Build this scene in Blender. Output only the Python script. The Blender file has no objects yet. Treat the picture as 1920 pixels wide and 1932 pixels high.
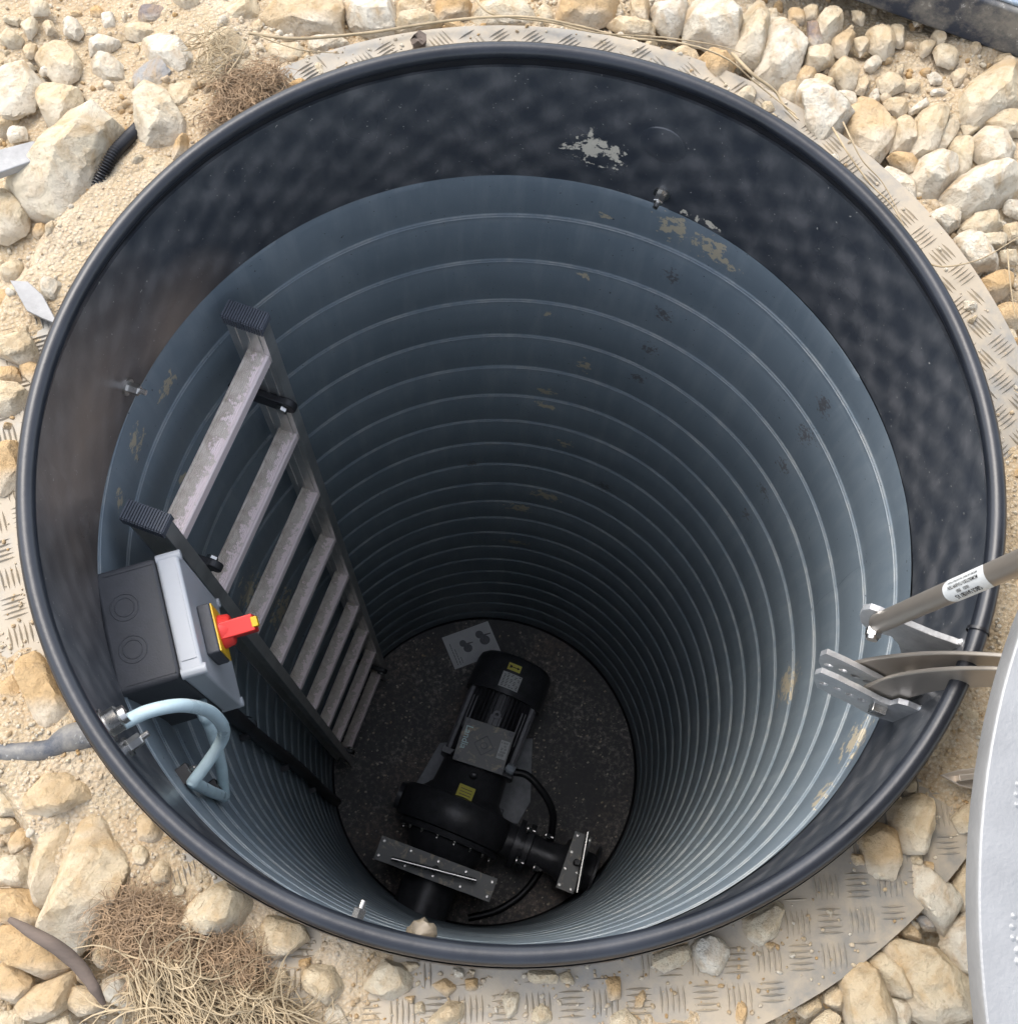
import bpy, bmesh, math, random
import numpy as np
from mathutils import Vector, Matrix, noise as mnoise
random.seed(7); rng = np.random.default_rng(7)
PI = math.pi
sc = bpy.context.scene
COL = sc.collection
# ------------------------------------------------------------------ camera
W0, H0, F0 = 1920.0, 1932.0, 2179.3            # photograph size and focal length in its pixels
CAM = np.array([-0.0468, -0.4676, 1.1181])
ROT = np.array([[0.99947682, -0.00538308, -0.03189201],
                [-0.00538308, 0.94461229, -0.32814425],
                [0.03189201, 0.32814425, 0.94408911]])
cd = bpy.data.cameras.new('camera'); cam = bpy.data.objects.new('camera', cd); COL.objects.link(cam)
M = Matrix(ROT.tolist()).to_4x4(); M.translation = Vector(CAM.tolist()); cam.matrix_world = M
cd.sensor_fit = 'HORIZONTAL'; cd.sensor_width = 36.0; cd.lens = 36.0 * F0 / W0
cd.clip_start = 0.02; cd.clip_end = 500
sc.camera = cam
# ------------------------------------------------------------------ light
SUN_EL, SUN_AZ = math.radians(58), math.radians(128)     # azimuth measured from +x, counter-clockwise
wd = bpy.data.worlds.new("World"); sc.world = wd; wd.use_nodes = True
nt = wd.node_tree; nt.nodes.clear()
sky = nt.nodes.new('ShaderNodeTexSky'); sky.sky_type = 'NISHITA'; sky.sun_disc = False
sky.sun_elevation = SUN_EL; sky.sun_rotation = PI / 2 - SUN_AZ
sky.air_density = 1.0; sky.dust_density = 2.5; sky.ozone_density = 1.0
bg = nt.nodes.new('ShaderNodeBackground'); bg.inputs[1].default_value = 0.15
ow = nt.nodes.new('ShaderNodeOutputWorld')
hs_ = nt.nodes.new('ShaderNodeHueSaturation'); hs_.inputs['Saturation'].default_value = .50     # thin overcast: a paler sky
nt.links.new(sky.outputs[0], hs_.inputs['Color']); nt.links.new(hs_.outputs[0], bg.inputs[0]); nt.links.new(bg.outputs[0], ow.inputs[0])
sl = bpy.data.lights.new('sun', 'SUN'); sl.energy = .55; sl.angle = math.radians(32); sl.color = (1.0, 0.94, 0.86)
so = bpy.data.objects.new('sun', sl); COL.objects.link(so)
sd = Vector((math.cos(SUN_EL) * math.cos(SUN_AZ), math.cos(SUN_EL) * math.sin(SUN_AZ), math.sin(SUN_EL)))
so.rotation_euler = sd.to_track_quat('Z', 'Y').to_euler(); so.location = sd * 8
sc.view_settings.view_transform = 'Standard'; sc.view_settings.look = 'None'
sc.view_settings.exposure = 1.68; sc.view_settings.gamma = 1.0
sc.cycles.max_bounces = 12; sc.cycles.diffuse_bounces = 8; sc.cycles.glossy_bounces = 6
# ------------------------------------------------------------------ geometry constants (metres)
UP = np.array([0, 0, 1.]); R = 0.508; ZB = -0.2527; ZT = -0.034; ZF = -2.818; PITCH = 0.12546; ZR = -0.3488
ZPL = -0.085; RPL = 0.617

def ray(px, py):
    return ROT @ np.array([(px - 960) / F0, -(py - 966) / F0, -1.0])
def onz(px, py, z):                      # a point of the photograph on a horizontal plane
    d = ray(px, py); t = (z - CAM[2]) / d[2]; return CAM + t * d
def onpl(px, py, P, n):
    d = ray(px, py); t = ((np.array(P) - CAM) @ np.array(n)) / (d @ np.array(n)); return CAM + t * d
def oncyl(px, py, r):
    d = ray(px, py); a = d[0]**2 + d[1]**2; b = CAM[0]*d[0] + CAM[1]*d[1]; c = CAM[0]**2 + CAM[1]**2 - r*r
    t = (-b + math.sqrt(max(b*b - a*c, 0))) / a; return CAM + t * d
def cyl(az, r, z):
    a = math.radians(az); return np.array([r*math.cos(a), r*math.sin(a), z])
# ------------------------------------------------------------------ numpy noise
_tab = rng.random((64, 64, 64)).astype(np.float32)
def vn(P, f, off=0.0):
    Q = np.asarray(P, dtype=np.float64) * f + off + 100.0
    i = np.floor(Q).astype(int); t = Q - i; t = t*t*(3-2*t); i &= 63; j = (i+1) & 63
    x0, y0, z0 = i.T; x1, y1, z1 = j.T; tx, ty, tz = t.T
    def L(a, b, w): return a + (b-a)*w
    return L(L(L(_tab[x0,y0,z0], _tab[x1,y0,z0], tx), L(_tab[x0,y1,z0], _tab[x1,y1,z0], tx), ty),
             L(L(_tab[x0,y0,z1], _tab[x1,y0,z1], tx), L(_tab[x0,y1,z1], _tab[x1,y1,z1], tx), ty), tz) * 2 - 1
# ------------------------------------------------------------------ materials
class NT:
    def __init__(s, name):
        s.m = bpy.data.materials.new(name); s.m.use_nodes = True; s.t = s.m.node_tree
        s.b = s.t.nodes['Principled BSDF']
    def n(s, typ, **kw):
        o = s.t.nodes.new('ShaderNode' + typ)
        for k, v in kw.items():
            if k.startswith('i_'): o.inputs[int(k[2:])].default_value = v
            else: setattr(o, k, v)
        return o
    def l(s, a, b): s.t.links.new(a, b)
    def coord(s, kind='Object', scale=(1, 1, 1)):
        c = s.n('TexCoord'); mp = s.n('Mapping'); s.l(c.outputs[kind], mp.inputs[0]); mp.inputs['Scale'].default_value = scale
        return mp.outputs[0]
    def noise(s, co, scale, detail=6, rough=.6, dist=0.0):
        o = s.n('TexNoise'); s.l(co, o.inputs['Vector']); o.inputs['Scale'].default_value = scale
        o.inputs['Detail'].default_value = detail; o.inputs['Roughness'].default_value = rough; o.inputs['Distortion'].default_value = dist
        return o.outputs['Fac']
    def ramp(s, fac, stops, interp='LINEAR'):
        o = s.n('ValToRGB'); s.l(fac, o.inputs[0]); e = o.color_ramp.elements; o.color_ramp.interpolation = interp
        while len(e) < len(stops): e.new(0.5)
        for k, (p, c) in enumerate(stops):
            e[k].position = p; e[k].color = (*c, 1) if not isinstance(c, (int, float)) else (c, c, c, 1)
        return o.outputs[0]
    def mix(s, f, a, b, mode='MIX'):
        o = s.n('Mix', data_type='RGBA', blend_type=mode)
        for k, v in ((0, f), (6, a), (7, b)):
            if hasattr(v, 'is_linked'): s.l(v, o.inputs[k])
            elif isinstance(v, (int, float)): o.inputs[k].default_value = v
            else: o.inputs[k].default_value = (*v, 1)
        return o.outputs[2]
    def math(s, op, a, b=0.0, c=None, clamp=False):
        o = s.n('Math', operation=op, use_clamp=clamp)
        for k, v in enumerate((a, b) if c is None else (a, b, c)):
            if hasattr(v, 'is_linked'): s.l(v, o.inputs[k])
            else: o.inputs[k].default_value = v
        return o.outputs[0]
    def bump(s, h, strength=.3, dist=.01, nrm=None):
        o = s.n('Bump'); s.l(h, o.inputs['Height']); o.inputs['Strength'].default_value = strength
        o.inputs['Distance'].default_value = dist
        if nrm is not None: s.l(nrm, o.inputs['Normal'])
        return o.outputs[0]
    def set(s, **kw):
        for k, v in kw.items():
            k = {'col': 'Base Color', 'rough': 'Roughness', 'metal': 'Metallic', 'nrm': 'Normal', 'coat': 'Coat Weight',
                 'spec': 'Specular IOR Level', 'trans': 'Transmission Weight', 'sss': 'Subsurface Weight'}[k]
            if hasattr(v, 'is_linked'): s.l(v, s.b.inputs[k])
            elif isinstance(v, (int, float)): s.b.inputs[k].default_value = v
            else: s.b.inputs[k].default_value = (*v, 1)
        return s.m
    def spots(s, co, pts, nscale=60, thr=.5, amp=1.0, soft=False):       # irregular splashes and soft patches at given places: 0..1 mask
        nz = s.noise(co, nscale, 5, .65)
        tot = None
        for (p, r, sx) in pts:
            vm = s.n('VectorMath', operation='SUBTRACT'); s.l(co, vm.inputs[0]); vm.inputs[1].default_value = tuple(p)
            sc_ = s.n('VectorMath', operation='MULTIPLY'); s.l(vm.outputs[0], sc_.inputs[0]); sc_.inputs[1].default_value = sx
            ln = s.n('VectorMath', operation='LENGTH'); s.l(sc_.outputs[0], ln.inputs[0])
            d = s.math('SUBTRACT', 1.0, s.math('DIVIDE', ln.outputs['Value'], r), clamp=True)
            tot = d if tot is None else s.math('MAXIMUM', tot, d)
        if soft: return s.math('MULTIPLY', tot, s.math('ADD', nz, .3), clamp=True)
        v = s.math('ADD', s.math('MULTIPLY', tot, amp), s.math('MULTIPLY', s.math('SUBTRACT', nz, .5), 5.0))
        g = s.math('GREATER_THAN', tot, 0.001)
        return s.math('MULTIPLY', s.math('MULTIPLY', s.math('SUBTRACT', v, thr), 5, clamp=True), g)

def plain(name, col, rough=.5, metal=0, var=.12, nscale=30, bump=0.0, bscale=200, coat=0, spec=.5, stretch=(1, 1, 1)):
    t = NT(name); co = t.coord('Object', stretch); nz = t.noise(co, nscale)
    c = t.mix(t.ramp(nz, [(.3, 0.0), (.7, 1.0)]), tuple(x*(1-var) for x in col), tuple(min(1, x*(1+var)) for x in col))
    r = t.math('ADD', t.math('MULTIPLY', t.math('SUBTRACT', nz, .5), .25), rough, clamp=True)
    t.set(col=c, rough=r, metal=metal, coat=coat, spec=spec)
    if bump: t.set(nrm=t.bump(t.noise(co, bscale, 4), bump, .002))
    return t.m
M_ = {}
def stone_mat(name, c0, c1, c2, c3, dark=(.10, .08, .06)):
    t = NT(name); co = t.coord('Object')
    at = t.n('Attribute', attribute_name='tint'); ti = at.outputs['Fac']
    base = t.ramp(ti, [(0, c0), (.4, c1), (.72, c2), (1, c3)])
    n1 = t.noise(co, 22, 8, .62, .6); n2 = t.noise(co, 70, 6, .7); n3 = t.noise(co, 9, 4, .5)
    a = t.mix(t.ramp(n1, [(.44, 0.0), (.60, .85)]), base, (.50, .33, .16))
    a = t.mix(t.ramp(n3, [(.47, 0.0), (.60, .75)]), a, (.72, .66, .54))
    a = t.mix(t.ramp(n2, [(.52, 0.0), (.68, .65)]), a, (.34, .25, .15))
    a = t.mix(t.ramp(t.noise(co, 320, 3, .7), [(.66, 0.0), (.8, .5)]), a, dark)
    a = t.mix(.15, a, base)
    h = t.math('ADD', t.math('MULTIPLY', n1, 1.0), t.math('MULTIPLY', n2, .45))
    n = t.bump(h, .9, .011); n = t.bump(t.noise(co, 150, 7, .8), .9, .004, n)
    return t.set(col=a, rough=.92, nrm=n, spec=.2)
M_['stone'] = stone_mat('limestone', (.72, .67, .56), (.66, .56, .39), (.63, .47, .28), (.56, .35, .15))
M_['greystone'] = stone_mat('grey_stone', (.42, .43, .42), (.36, .35, .33), (.30, .27, .25), (.24, .19, .17))
# dirt
t = NT('sandy_soil'); co = t.coord('Object'); n1 = t.noise(co, 5, 8, .6); n2 = t.noise(co, 60, 6, .7); n3 = t.noise(co, 300, 4, .7)
c = t.ramp(n1, [(.3, (.38, .27, .16)), (.5, (.46, .36, .23)), (.7, (.57, .47, .34))])
c = t.mix(t.ramp(n2, [(.45, 0.0), (.75, .6)]), c, (.40, .27, .15)); c = t.mix(t.ramp(n3, [(.5, 0.0), (.7, .55)]), c, (.64, .57, .45))
vo = t.n('TexVoronoi'); t.l(co, vo.inputs['Vector']); vo.inputs['Scale'].default_value = 190
c = t.mix(t.ramp(vo.outputs['Distance'], [(.1, .45), (.45, 0.0)]), c, (.66, .59, .46))
h = t.math('ADD', t.math('ADD', n2, t.math('MULTIPLY', n3, .5)), t.math('MULTIPLY', vo.outputs['Distance'], -.6))
t.set(col=c, rough=.95, spec=.15, nrm=t.bump(h, .9, .006)); M_['soil'] = t.m
# blue-grey pipe wall with mud splashes
def P3(px, py, r=R): return oncyl(px, py, r)
mud = [(P3(1265, 430), .04, (1, 1, 1)), (P3(1340, 470), .06, (1, 1, 1.6)), (P3(1142, 405), .012, (1, 1, 1)), (P3(1035, 590), .014, (1, 1, 1)), (P3(1030, 738), .03, (1, 1, 1.5)),
       (P3(1030, 765), .03, (1, 1, 1.5)), (P3(1065, 835), .025, (1, 1, .8)), (P3(1030, 935), .045, (1, 1, 1.2)), (P3(980, 958), .05, (1, 1, 1.5)), (P3(970, 1021), .06, (1, 1, 2)),
       (P3(1105, 690), .018, (1, 1, .5)), (P3(315, 725), .03, (1, 1, 1)), (P3(255, 835), .028, (1, 1, .7)), (P3(224, 942), .02, (1, 1, 1)), (P3(345, 905), .016, (1, 1, 1)),
       (P3(1487, 1290), .045, (1, 1, .5)), (P3(1610, 1400), .04, (1, 1, .6)), (P3(1550, 1500), .03, (1, 1, 1)), (P3(1100, 520), .015, (1, 1, 1)), (P3(470, 1120), .06, (1, 1, .6)), (P3(530, 1150), .06, (1, 1, .6))]
ink = [(P3(1268, 522), .022, (1, 1, .8)), (P3(1250, 592), .024, (1, 1, .8)), (P3(1225, 657), .024, (1, 1, .8)), (P3(1203, 712), .022, (1, 1, .8)), (P3(1520, 822), .03, (1, 1, .8)),
       (P3(1555, 765), .026, (1, 1, .8)), (P3(1478, 880), .024, (1, 1, .8)), (P3(1440, 925), .02, (1, 1, .8)), (P3(1408, 972), .02, (1, 1, .8)), (P3(1138, 918), .03, (1, 1, .6)), (P3(890, 875), .02, (1, 1, .6))]
t = NT('grey_blue_pipe'); co = t.coord('Object'); cs = t.coord('Object', (1, 1, .12))
n1 = t.noise(co, 4, 5, .6); n2 = t.noise(cs, 40, 5, .6); n3 = t.noise(co, 260, 3, .6)
c = t.mix(t.ramp(n1, [(.35, 0.0), (.65, 1.0)]), (.158, .196, .222), (.198, .238, .264))
c = t.mix(t.ramp(n2, [(.48, 0.0), (.75, .35)]), c, (.30, .335, .35))
ge = t.n('NewGeometry'); sp = t.n('SeparateXYZ'); t.l(ge.outputs['Normal'], sp.inputs[0])
c = t.mix(t.math('MULTIPLY', t.math('MULTIPLY', t.math('SUBTRACT', sp.outputs[2], .12), 4, clamp=True), t.ramp(t.noise(co, 18, 6, .7), [(.45, 0.0), (.65, .55)])), c, (.38, .38, .35))      # dust caught on the ribs
c = t.mix(t.ramp(n3, [(.70, 0.0), (.74, .5)]), c, (.36, .36, .33))
c = t.mix(t.ramp(t.noise(co, 150, 2, .5), [(.735, 0.0), (.745, .9)]), c, (.02, .022, .025))
c = t.mix(t.math('MULTIPLY', t.spots(co, ink, 150, .75, 1.3), .7), c, (.08, .065, .06))
c = t.mix(t.math('MULTIPLY', t.spots(co, mud, 75, .60, 1.2), .85), c, (.52, .44, .30))
t.set(col=c, rough=t.math('ADD', .40, t.math('MULTIPLY', n1, .10)), spec=.36, nrm=t.bump(t.noise(co, 30, 3), .12, .004)); M_['wall'] = t.m
# dark glossy upper band
t = NT('dark_band_sheet'); co = t.coord('Object'); cs = t.coord('Object', (1, 1, .55))
n1 = t.noise(cs, 32, 4, .55, .3); n2 = t.noise(co, 6, 4, .5); n3 = t.noise(cs, 120, 4, .6)
sx = t.n('SeparateXYZ'); t.l(co, sx.inputs[0]); azr = t.math('MULTIPLY', t.math('ARCTAN2', sx.outputs[1], sx.outputs[0]), R); wz = t.math('MULTIPLY', t.math('SUBTRACT', t.noise(co, 9, 3), .5), .035)
qu = t.math('SINE', t.math('MULTIPLY', t.math('ADD', t.math('ADD', azr, t.math('MULTIPLY', sx.outputs[2], 1.3)), wz), 88)); qv = t.math('SINE', t.math('MULTIPLY', t.math('ADD', t.math('SUBTRACT', azr, t.math('MULTIPLY', sx.outputs[2], 1.1)), wz), 74))
qh = t.math('MULTIPLY', t.math('ADD', qu, qv), .15); qf = t.math('ADD', t.math('ADD', qh, .5), t.math('MULTIPLY', t.math('SUBTRACT', n1, .5), 1.5))
c = t.ramp(qf, [(.18, (.040, .045, .054)), (.55, (.066, .070, .076)), (.95, (.118, .118, .122))])  # highlights of the quilted dimples painted into the colour, over random mottling
c = t.mix(t.ramp(n3, [(.66, 0.0), (.8, .35)]), c, (.14, .14, .14))
c = t.mix(t.math('MULTIPLY', t.spots(co, [(P3(150, 850), .26, (1, 1, 1.3)), (P3(330, 620), .13, (1, 1, 1))], 9, soft=True), .95), c, (.26, .19, .14))  # warm reflection at the left, painted in as soft brown patches
bm_ = [(P3(1120, 280), .055, (1, 1, 1)), (P3(1100, 265), .03, (1, 1, 1)), (P3(1150, 295), .04, (1, 1, .8)), (P3(1300, 405), .03, (1, 1, 2)), (P3(1340, 425), .03, (1, 1, 2))]
c = t.mix(t.spots(co, bm_, 70, .85, 1.3), c, (.66, .60, .48))
c = t.mix(t.ramp(t.noise(co, 210, 2, .5), [(.735, 0.0), (.75, .8)]), c, (.45, .43, .38))
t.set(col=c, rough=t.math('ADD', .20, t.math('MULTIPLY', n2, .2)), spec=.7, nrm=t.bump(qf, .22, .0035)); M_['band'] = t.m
# floor of the chamber
t = NT('dirty_black_floor'); co = t.coord('Object'); n1 = t.noise(co, 5, 6, .65); n2 = t.noise(co, 70, 9, .85); n3 = t.noise(co, 210, 4, .8)
c = t.mix(t.math('MULTIPLY', t.ramp(n1, [(.38, 0.1), (.62, 1.0)]), t.ramp(n2, [(.50, 0.0), (.62, .9)])), (.12, .117, .115), (.70, .63, .54))
c = t.mix(t.math('MULTIPLY', t.ramp(t.noise(co, 3, 3), [(.5, 0.0), (.65, .7)]), t.ramp(n2, [(.42, 0.0), (.6, .8)])), c, (.34, .24, .18))
c = t.mix(t.ramp(n3, [(.66, 0.0), (.72, .8)]), c, (.60, .55, .46))
t.set(col=c, rough=.7, nrm=t.bump(n2, .4, .004)); M_['floor'] = t.m
# tread plate
t = NT('aluminium_tread'); co = t.coord('Object'); n1 = t.noise(co, 7, 6, .6); n2 = t.noise(co, 60, 6, .7)
d = t.ramp(t.math('ADD', t.math('MULTIPLY', n1, .7), t.math('MULTIPLY', n2, .35)), [(.42, .10), (.58, .95)])
c = t.mix(d, (.23, .224, .205), (.37, .31, .225))
t.set(col=c, metal=t.math('SUBTRACT', .45, t.math('MULTIPLY', d, .45)), rough=t.math('ADD', .48, t.math('MULTIPLY', n2, .2)), nrm=t.bump(n2, .25, .002)); M_['tread'] = t.m
M_['rim'] = plain('black_rim_rubber', (.013, .015, .020), .33, var=.4, nscale=9, bump=.12, bscale=90)
M_['blackgap'] = plain('black_gap', (.012, .012, .014), .35)
M_['steel'] = plain('stainless_steel', (.50, .44, .37), .36, .78, .12, 25, .05, 300, stretch=(1, 1, .2))
M_['steelw'] = plain('weld_steel', (.60, .60, .59), .38, .6, .15, 60, .3, 250)
M_['bolt'] = plain('bolt_steel', (.62, .60, .56), .28, 1, .1)
M_['alu'] = plain('aluminium_profile', (.74, .73, .70), .34, .85, .15, 18, .1, 160)
M_['dullmetal'] = plain('dull_metal', (.27, .265, .255), .6, .1, .25, 40, .3, 200)
M_['cover'] = plain('aluminium_cover', (.27, .27, .265), .50, .35, .12, 14, .25, 220)
t = NT('aluminium_rung'); co = t.coord('Object'); n1 = t.noise(co, 45, 7, .7, .4); n2 = t.noise(co, 170, 5, .7)
ge = t.n('NewGeometry'); sp = t.n('SeparateXYZ'); t.l(ge.outputs['Normal'], sp.inputs[0])
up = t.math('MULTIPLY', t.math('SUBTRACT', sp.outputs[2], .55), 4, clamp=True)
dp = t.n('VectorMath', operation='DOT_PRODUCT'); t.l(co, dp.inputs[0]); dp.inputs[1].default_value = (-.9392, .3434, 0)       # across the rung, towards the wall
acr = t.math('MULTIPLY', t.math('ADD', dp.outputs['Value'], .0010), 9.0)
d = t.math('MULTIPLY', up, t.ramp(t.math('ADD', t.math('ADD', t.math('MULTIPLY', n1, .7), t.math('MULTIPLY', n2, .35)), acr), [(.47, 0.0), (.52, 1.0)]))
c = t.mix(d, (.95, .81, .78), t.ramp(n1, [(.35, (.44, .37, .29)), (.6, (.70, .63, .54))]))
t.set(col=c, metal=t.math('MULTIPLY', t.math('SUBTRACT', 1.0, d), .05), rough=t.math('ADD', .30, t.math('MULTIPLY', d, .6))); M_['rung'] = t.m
M_['dkplastic'] = plain('dark_grey_plastic', (.060, .062, .068), .55, 0, .15, 60, .15, 400)
M_['ltplastic'] = plain('light_grey_plastic', (.46, .48, .50), .42, 0, .05, 20, .05, 300)
M_['cap'] = plain('grey_end_cap', (.10, .11, .13), .5, 0, .1, 60)
M_['red'] = plain('red_plastic', (.75, .045, .035), .38, 0, .05)
M_['yellow'] = plain('yellow_plastic', (.80, .50, .02), .42, 0, .05)
M_['ylabel'] = plain('yellow_label', (.78, .70, .12), .5, 0, .08, 120)
M_['wlabel'] = plain('white_label', (.60, .61, .59), .5, 0, .06, 120)
M_['ink'] = plain('black_ink', (.02, .02, .02), .6)
M_['teal'] = plain('pale_teal_letters', (.70, .88, .86), .5)
M_['cast'] = plain('black_cast_paint', (.052, .052, .056), .36, 0, .3, 40, .2, 120, spec=.5)
M_['castgrey'] = plain('grey_black_casting', (.21, .21, .22), .45, 0, .2, 60, .15, 200)
t = NT('muddy_dark_plate'); co = t.coord('Object'); n1 = t.noise(co, 30, 7, .7, .5); n2 = t.noise(co, 120, 5, .7)
c = t.mix(t.ramp(n1, [(.56, 0.0), (.64, .8)]), (.27, .27, .26), (.62, .52, .38)); c = t.mix(t.ramp(n2, [(.62, 0.0), (.7, .6)]), c, (.33, .31, .26))
t.set(col=c, rough=.5); M_['muddy'] = t.m
M_['baseplate'] = plain('grey_base_plate', (.42, .43, .44), .6, 0, .25, 30)
M_['gland'] = plain('pale_grey_gland', (.42, .46, .50), .4, 0, .06)
M_['blackrub'] = plain('black_cable_rubber', (.018, .018, .02), .42, 0, .3, 80)
M_['hose'] = plain('pale_blue_hose', (.50, .63, .66), .30, 0, .12, 26, .05, 100)
M_['hosep'] = plain('dusty_grey_pipe', (.17, .18, .19), .6, 0, .35, 30, .3, 150)
M_['bigpipe'] = plain('black_plastic_pipe', (.035, .045, .065), .38, 0, .5, 12, .1, 90)
t = NT('dusty_black_pipe'); co = t.coord('Object'); n1 = t.noise(co, 22, 8, .7); n2 = t.noise(co, 90, 5, .7); ge = t.n('NewGeometry'); sp = t.n('SeparateXYZ'); t.l(ge.outputs['Normal'], sp.inputs[0])
c = t.mix(t.ramp(n1, [(.40, 0.0), (.62, .8)]), (.030, .038, .055), (.26, .24, .20)); c = t.mix(t.ramp(n2, [(.62, 0.0), (.72, .7)]), c, (.52, .52, .50))
t.set(col=c, rough=.55, nrm=t.bump(n2, .3, .002)); M_['dustypipe'] = t.m
t = NT('scuffed_blue_grey'); co = t.coord('Object'); n1 = t.noise(co, 16, 8, .75); n2 = t.noise(co, 120, 6, .75, 1.2)
c = t.mix(t.ramp(n1, [(.4, 0.0), (.6, 1.0)]), (.11, .15, .20), (.28, .33, .37)); c = t.mix(t.ramp(n2, [(.52, 0.0), (.62, .8)]), c, (.50, .52, .53))
t.set(col=c, rough=.6); M_['scuffed'] = t.m
M_['paper'] = plain('white_paper', (.86, .86, .84), .8, 0, .06, 30)
M_['straw'] = plain('dry_straw', (.36, .28, .17), .8, 0, .3, 40)
M_['root'] = plain('brown_roots', (.30, .205, .12), .85, 0, .35, 50)
M_['wood'] = plain('dark_wood', (.12, .09, .07), .85, 0, .35, 40, .5, 160, stretch=(.3, 1, 1))
M_['sealant'] = plain('cream_sealant', (.15, .12, .08), .5, 0, .2, 60)
# ------------------------------------------------------------------ mesh builder
def nv(v): v = np.array(v, float); return v / np.linalg.norm(v)
class MB:
    def __init__(s): s.v = []; s.f = []
    def add(s, vs, fs):
        k = len(s.v); s.v += [tuple(map(float, p)) for p in vs]; s.f += [tuple(k + i for i in q) for q in fs]; return s
    def box(s, c, h, ax=None):
        ax = np.eye(3) if ax is None else np.array(ax, float); c = np.array(c, float)
        vs = [c + ax[0]*h[0]*i + ax[1]*h[1]*j + ax[2]*h[2]*k for i in (-1, 1) for j in (-1, 1) for k in (-1, 1)]
        return s.add(vs, [(0, 1, 3, 2), (4, 6, 7, 5), (0, 4, 5, 1), (2, 3, 7, 6), (0, 2, 6, 4), (1, 5, 7, 3)])
    def prism(s, pts, d):                      # polygon extruded along the vector d
        pts = [np.array(p, float) for p in pts]; d = np.array(d, float); n = len(pts)
        return s.add(pts + [p + d for p in pts], [tuple(range(n))[::-1], tuple(range(n, 2*n))] + [(i, (i+1) % n, (i+1) % n + n, i + n) for i in range(n)])
    def tube(s, path, r, n=12, cap=True):
        P = [np.array(p, float) for p in path]; m = len(P); rr = r if hasattr(r, '__len__') else [r]*m
        T = [nv(P[min(i+1, m-1)] - P[max(i-1, 0)]) for i in range(m)]
        a = np.array([0, 0, 1.]) if abs(T[0][2]) < .9 else np.array([1., 0, 0]); u = nv(np.cross(T[0], a)); vs = []
        for i in range(m):
            u = nv(u - (u @ T[i])*T[i]); w = np.cross(T[i], u)
            vs += [P[i] + rr[i]*(math.cos(2*PI*k/n)*u + math.sin(2*PI*k/n)*w) for k in range(n)]
        fs = [(i*n+k, i*n+(k+1) % n, (i+1)*n+(k+1) % n, (i+1)*n+k) for i in range(m-1) for k in range(n)]
        if cap: fs += [tuple(range(n))[::-1], tuple(range((m-1)*n, m*n))]
        return s.add(vs, fs)
    def lathe(s, prof, o, ax, n=48, closed=False, ref=None, a0=0, a1=2*PI):     # prof: (along, radius)
        ax = nv(ax); o = np.array(o, float); a = ref if ref is not None else ([0, 0, 1.] if abs(ax[2]) < .9 else [1., 0, 0])
        u = nv(np.array(a) - (np.array(a) @ ax)*ax); w = np.cross(ax, u); full = abs(a1-a0-2*PI) < 1e-6
        nn = n if full else n+1; vs = []
        for (h, r) in prof:
            vs += [o + ax*h + r*(math.cos(a0+(a1-a0)*k/n)*u + math.sin(a0+(a1-a0)*k/n)*w) for k in range(nn)]
        m = len(prof); fs = []
        for i in range(m if closed else m-1):
            j = (i+1) % m
            for k in range(n): fs.append((i*nn+k, i*nn+(k+1) % nn, j*nn+(k+1) % nn, j*nn+k))
        return s.add(vs, fs)
    def build(s, name, mat, parent=None, smooth=None, bevel=0, weld=False):
        off = np.zeros(3)
        if parent is not None: off = np.array(parent.get('_o', (0, 0, 0)), float)
        me = bpy.data.meshes.new(name); V = np.array(s.v) - off
        me.from_pydata(V.tolist(), [], s.f); 
        b = bmesh.new(); b.from_mesh(me)
        if weld: bmesh.ops.remove_doubles(b, verts=b.verts, dist=1e-5)
        bmesh.ops.recalc_face_normals(b, faces=b.faces); b.to_mesh(me); b.free()
        if smooth is not None:
            me.shade_smooth(); me.set_sharp_from_angle(angle=math.radians(smooth))
        me.materials.append(mat); o = bpy.data.objects.new(name, me); COL.objects.link(o)
        if parent is not None: o.parent = parent; o['_o'] = off.tolist()
        if bevel:
            md = o.modifiers.new('bevel', 'BEVEL'); md.width = bevel; md.segments = 2; md.limit_method = 'ANGLE'; md.angle_limit = math.radians(40)
            if smooth is None: me.shade_smooth(); md.harden_normals = True
        return o
def tag(o, label=None, cat=None, group=None, kind=None):
    for k, v in (('label', label), ('category', cat), ('group', group), ('kind', kind)):
        if v: o[k] = v
    return o
def thing(name, label, cat, loc=(0, 0, 0), group=None):
    o = bpy.data.objects.new(name, None); o.location = loc; o['_o'] = [float(x) for x in loc]; o.empty_display_size = .05
    COL.objects.link(o); return tag(o, label, cat, group)
def text(s, size, o, xd, yd, mat, name, parent, ext=.0004, squash=1.0):
    cu = bpy.data.curves.new('t', 'FONT'); cu.body = s; cu.size = size; cu.extrude = ext; cu.align_x = 'CENTER'; cu.align_y = 'CENTER'; cu.offset = size*.016
    ob = bpy.data.objects.new('t', cu); me = bpy.data.meshes.new_from_object(ob); bpy.data.objects.remove(ob)
    xd, yd = nv(xd), nv(yd); zd = np.cross(xd, yd); mb = MB()
    mb.add([np.array(o) + v.co.x*squash*xd + v.co.y*yd + v.co.z*zd for v in me.vertices], [tuple(p.vertices) for p in me.polygons])
    bpy.data.meshes.remove(me); return mb.build(name, mat, parent)
def hexbolt(mb, o, ax, r, h):
    ax = nv(ax); mb.lathe([(0, 0), (0, r*1.5), (h*.15, r*1.5), (h*.15, 0)], o, ax, 20)
    mb.lathe([(h*.15, 0), (h*.15, r), (h*.7, r), (h*.75, r*.85), (h*.75, 0)], o, ax, 6)
    mb.lathe([(h*.7, 0), (h*.7, r*.5), (h*1.1, r*.5), (h*1.1, 0)], o, ax, 12)
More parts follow.
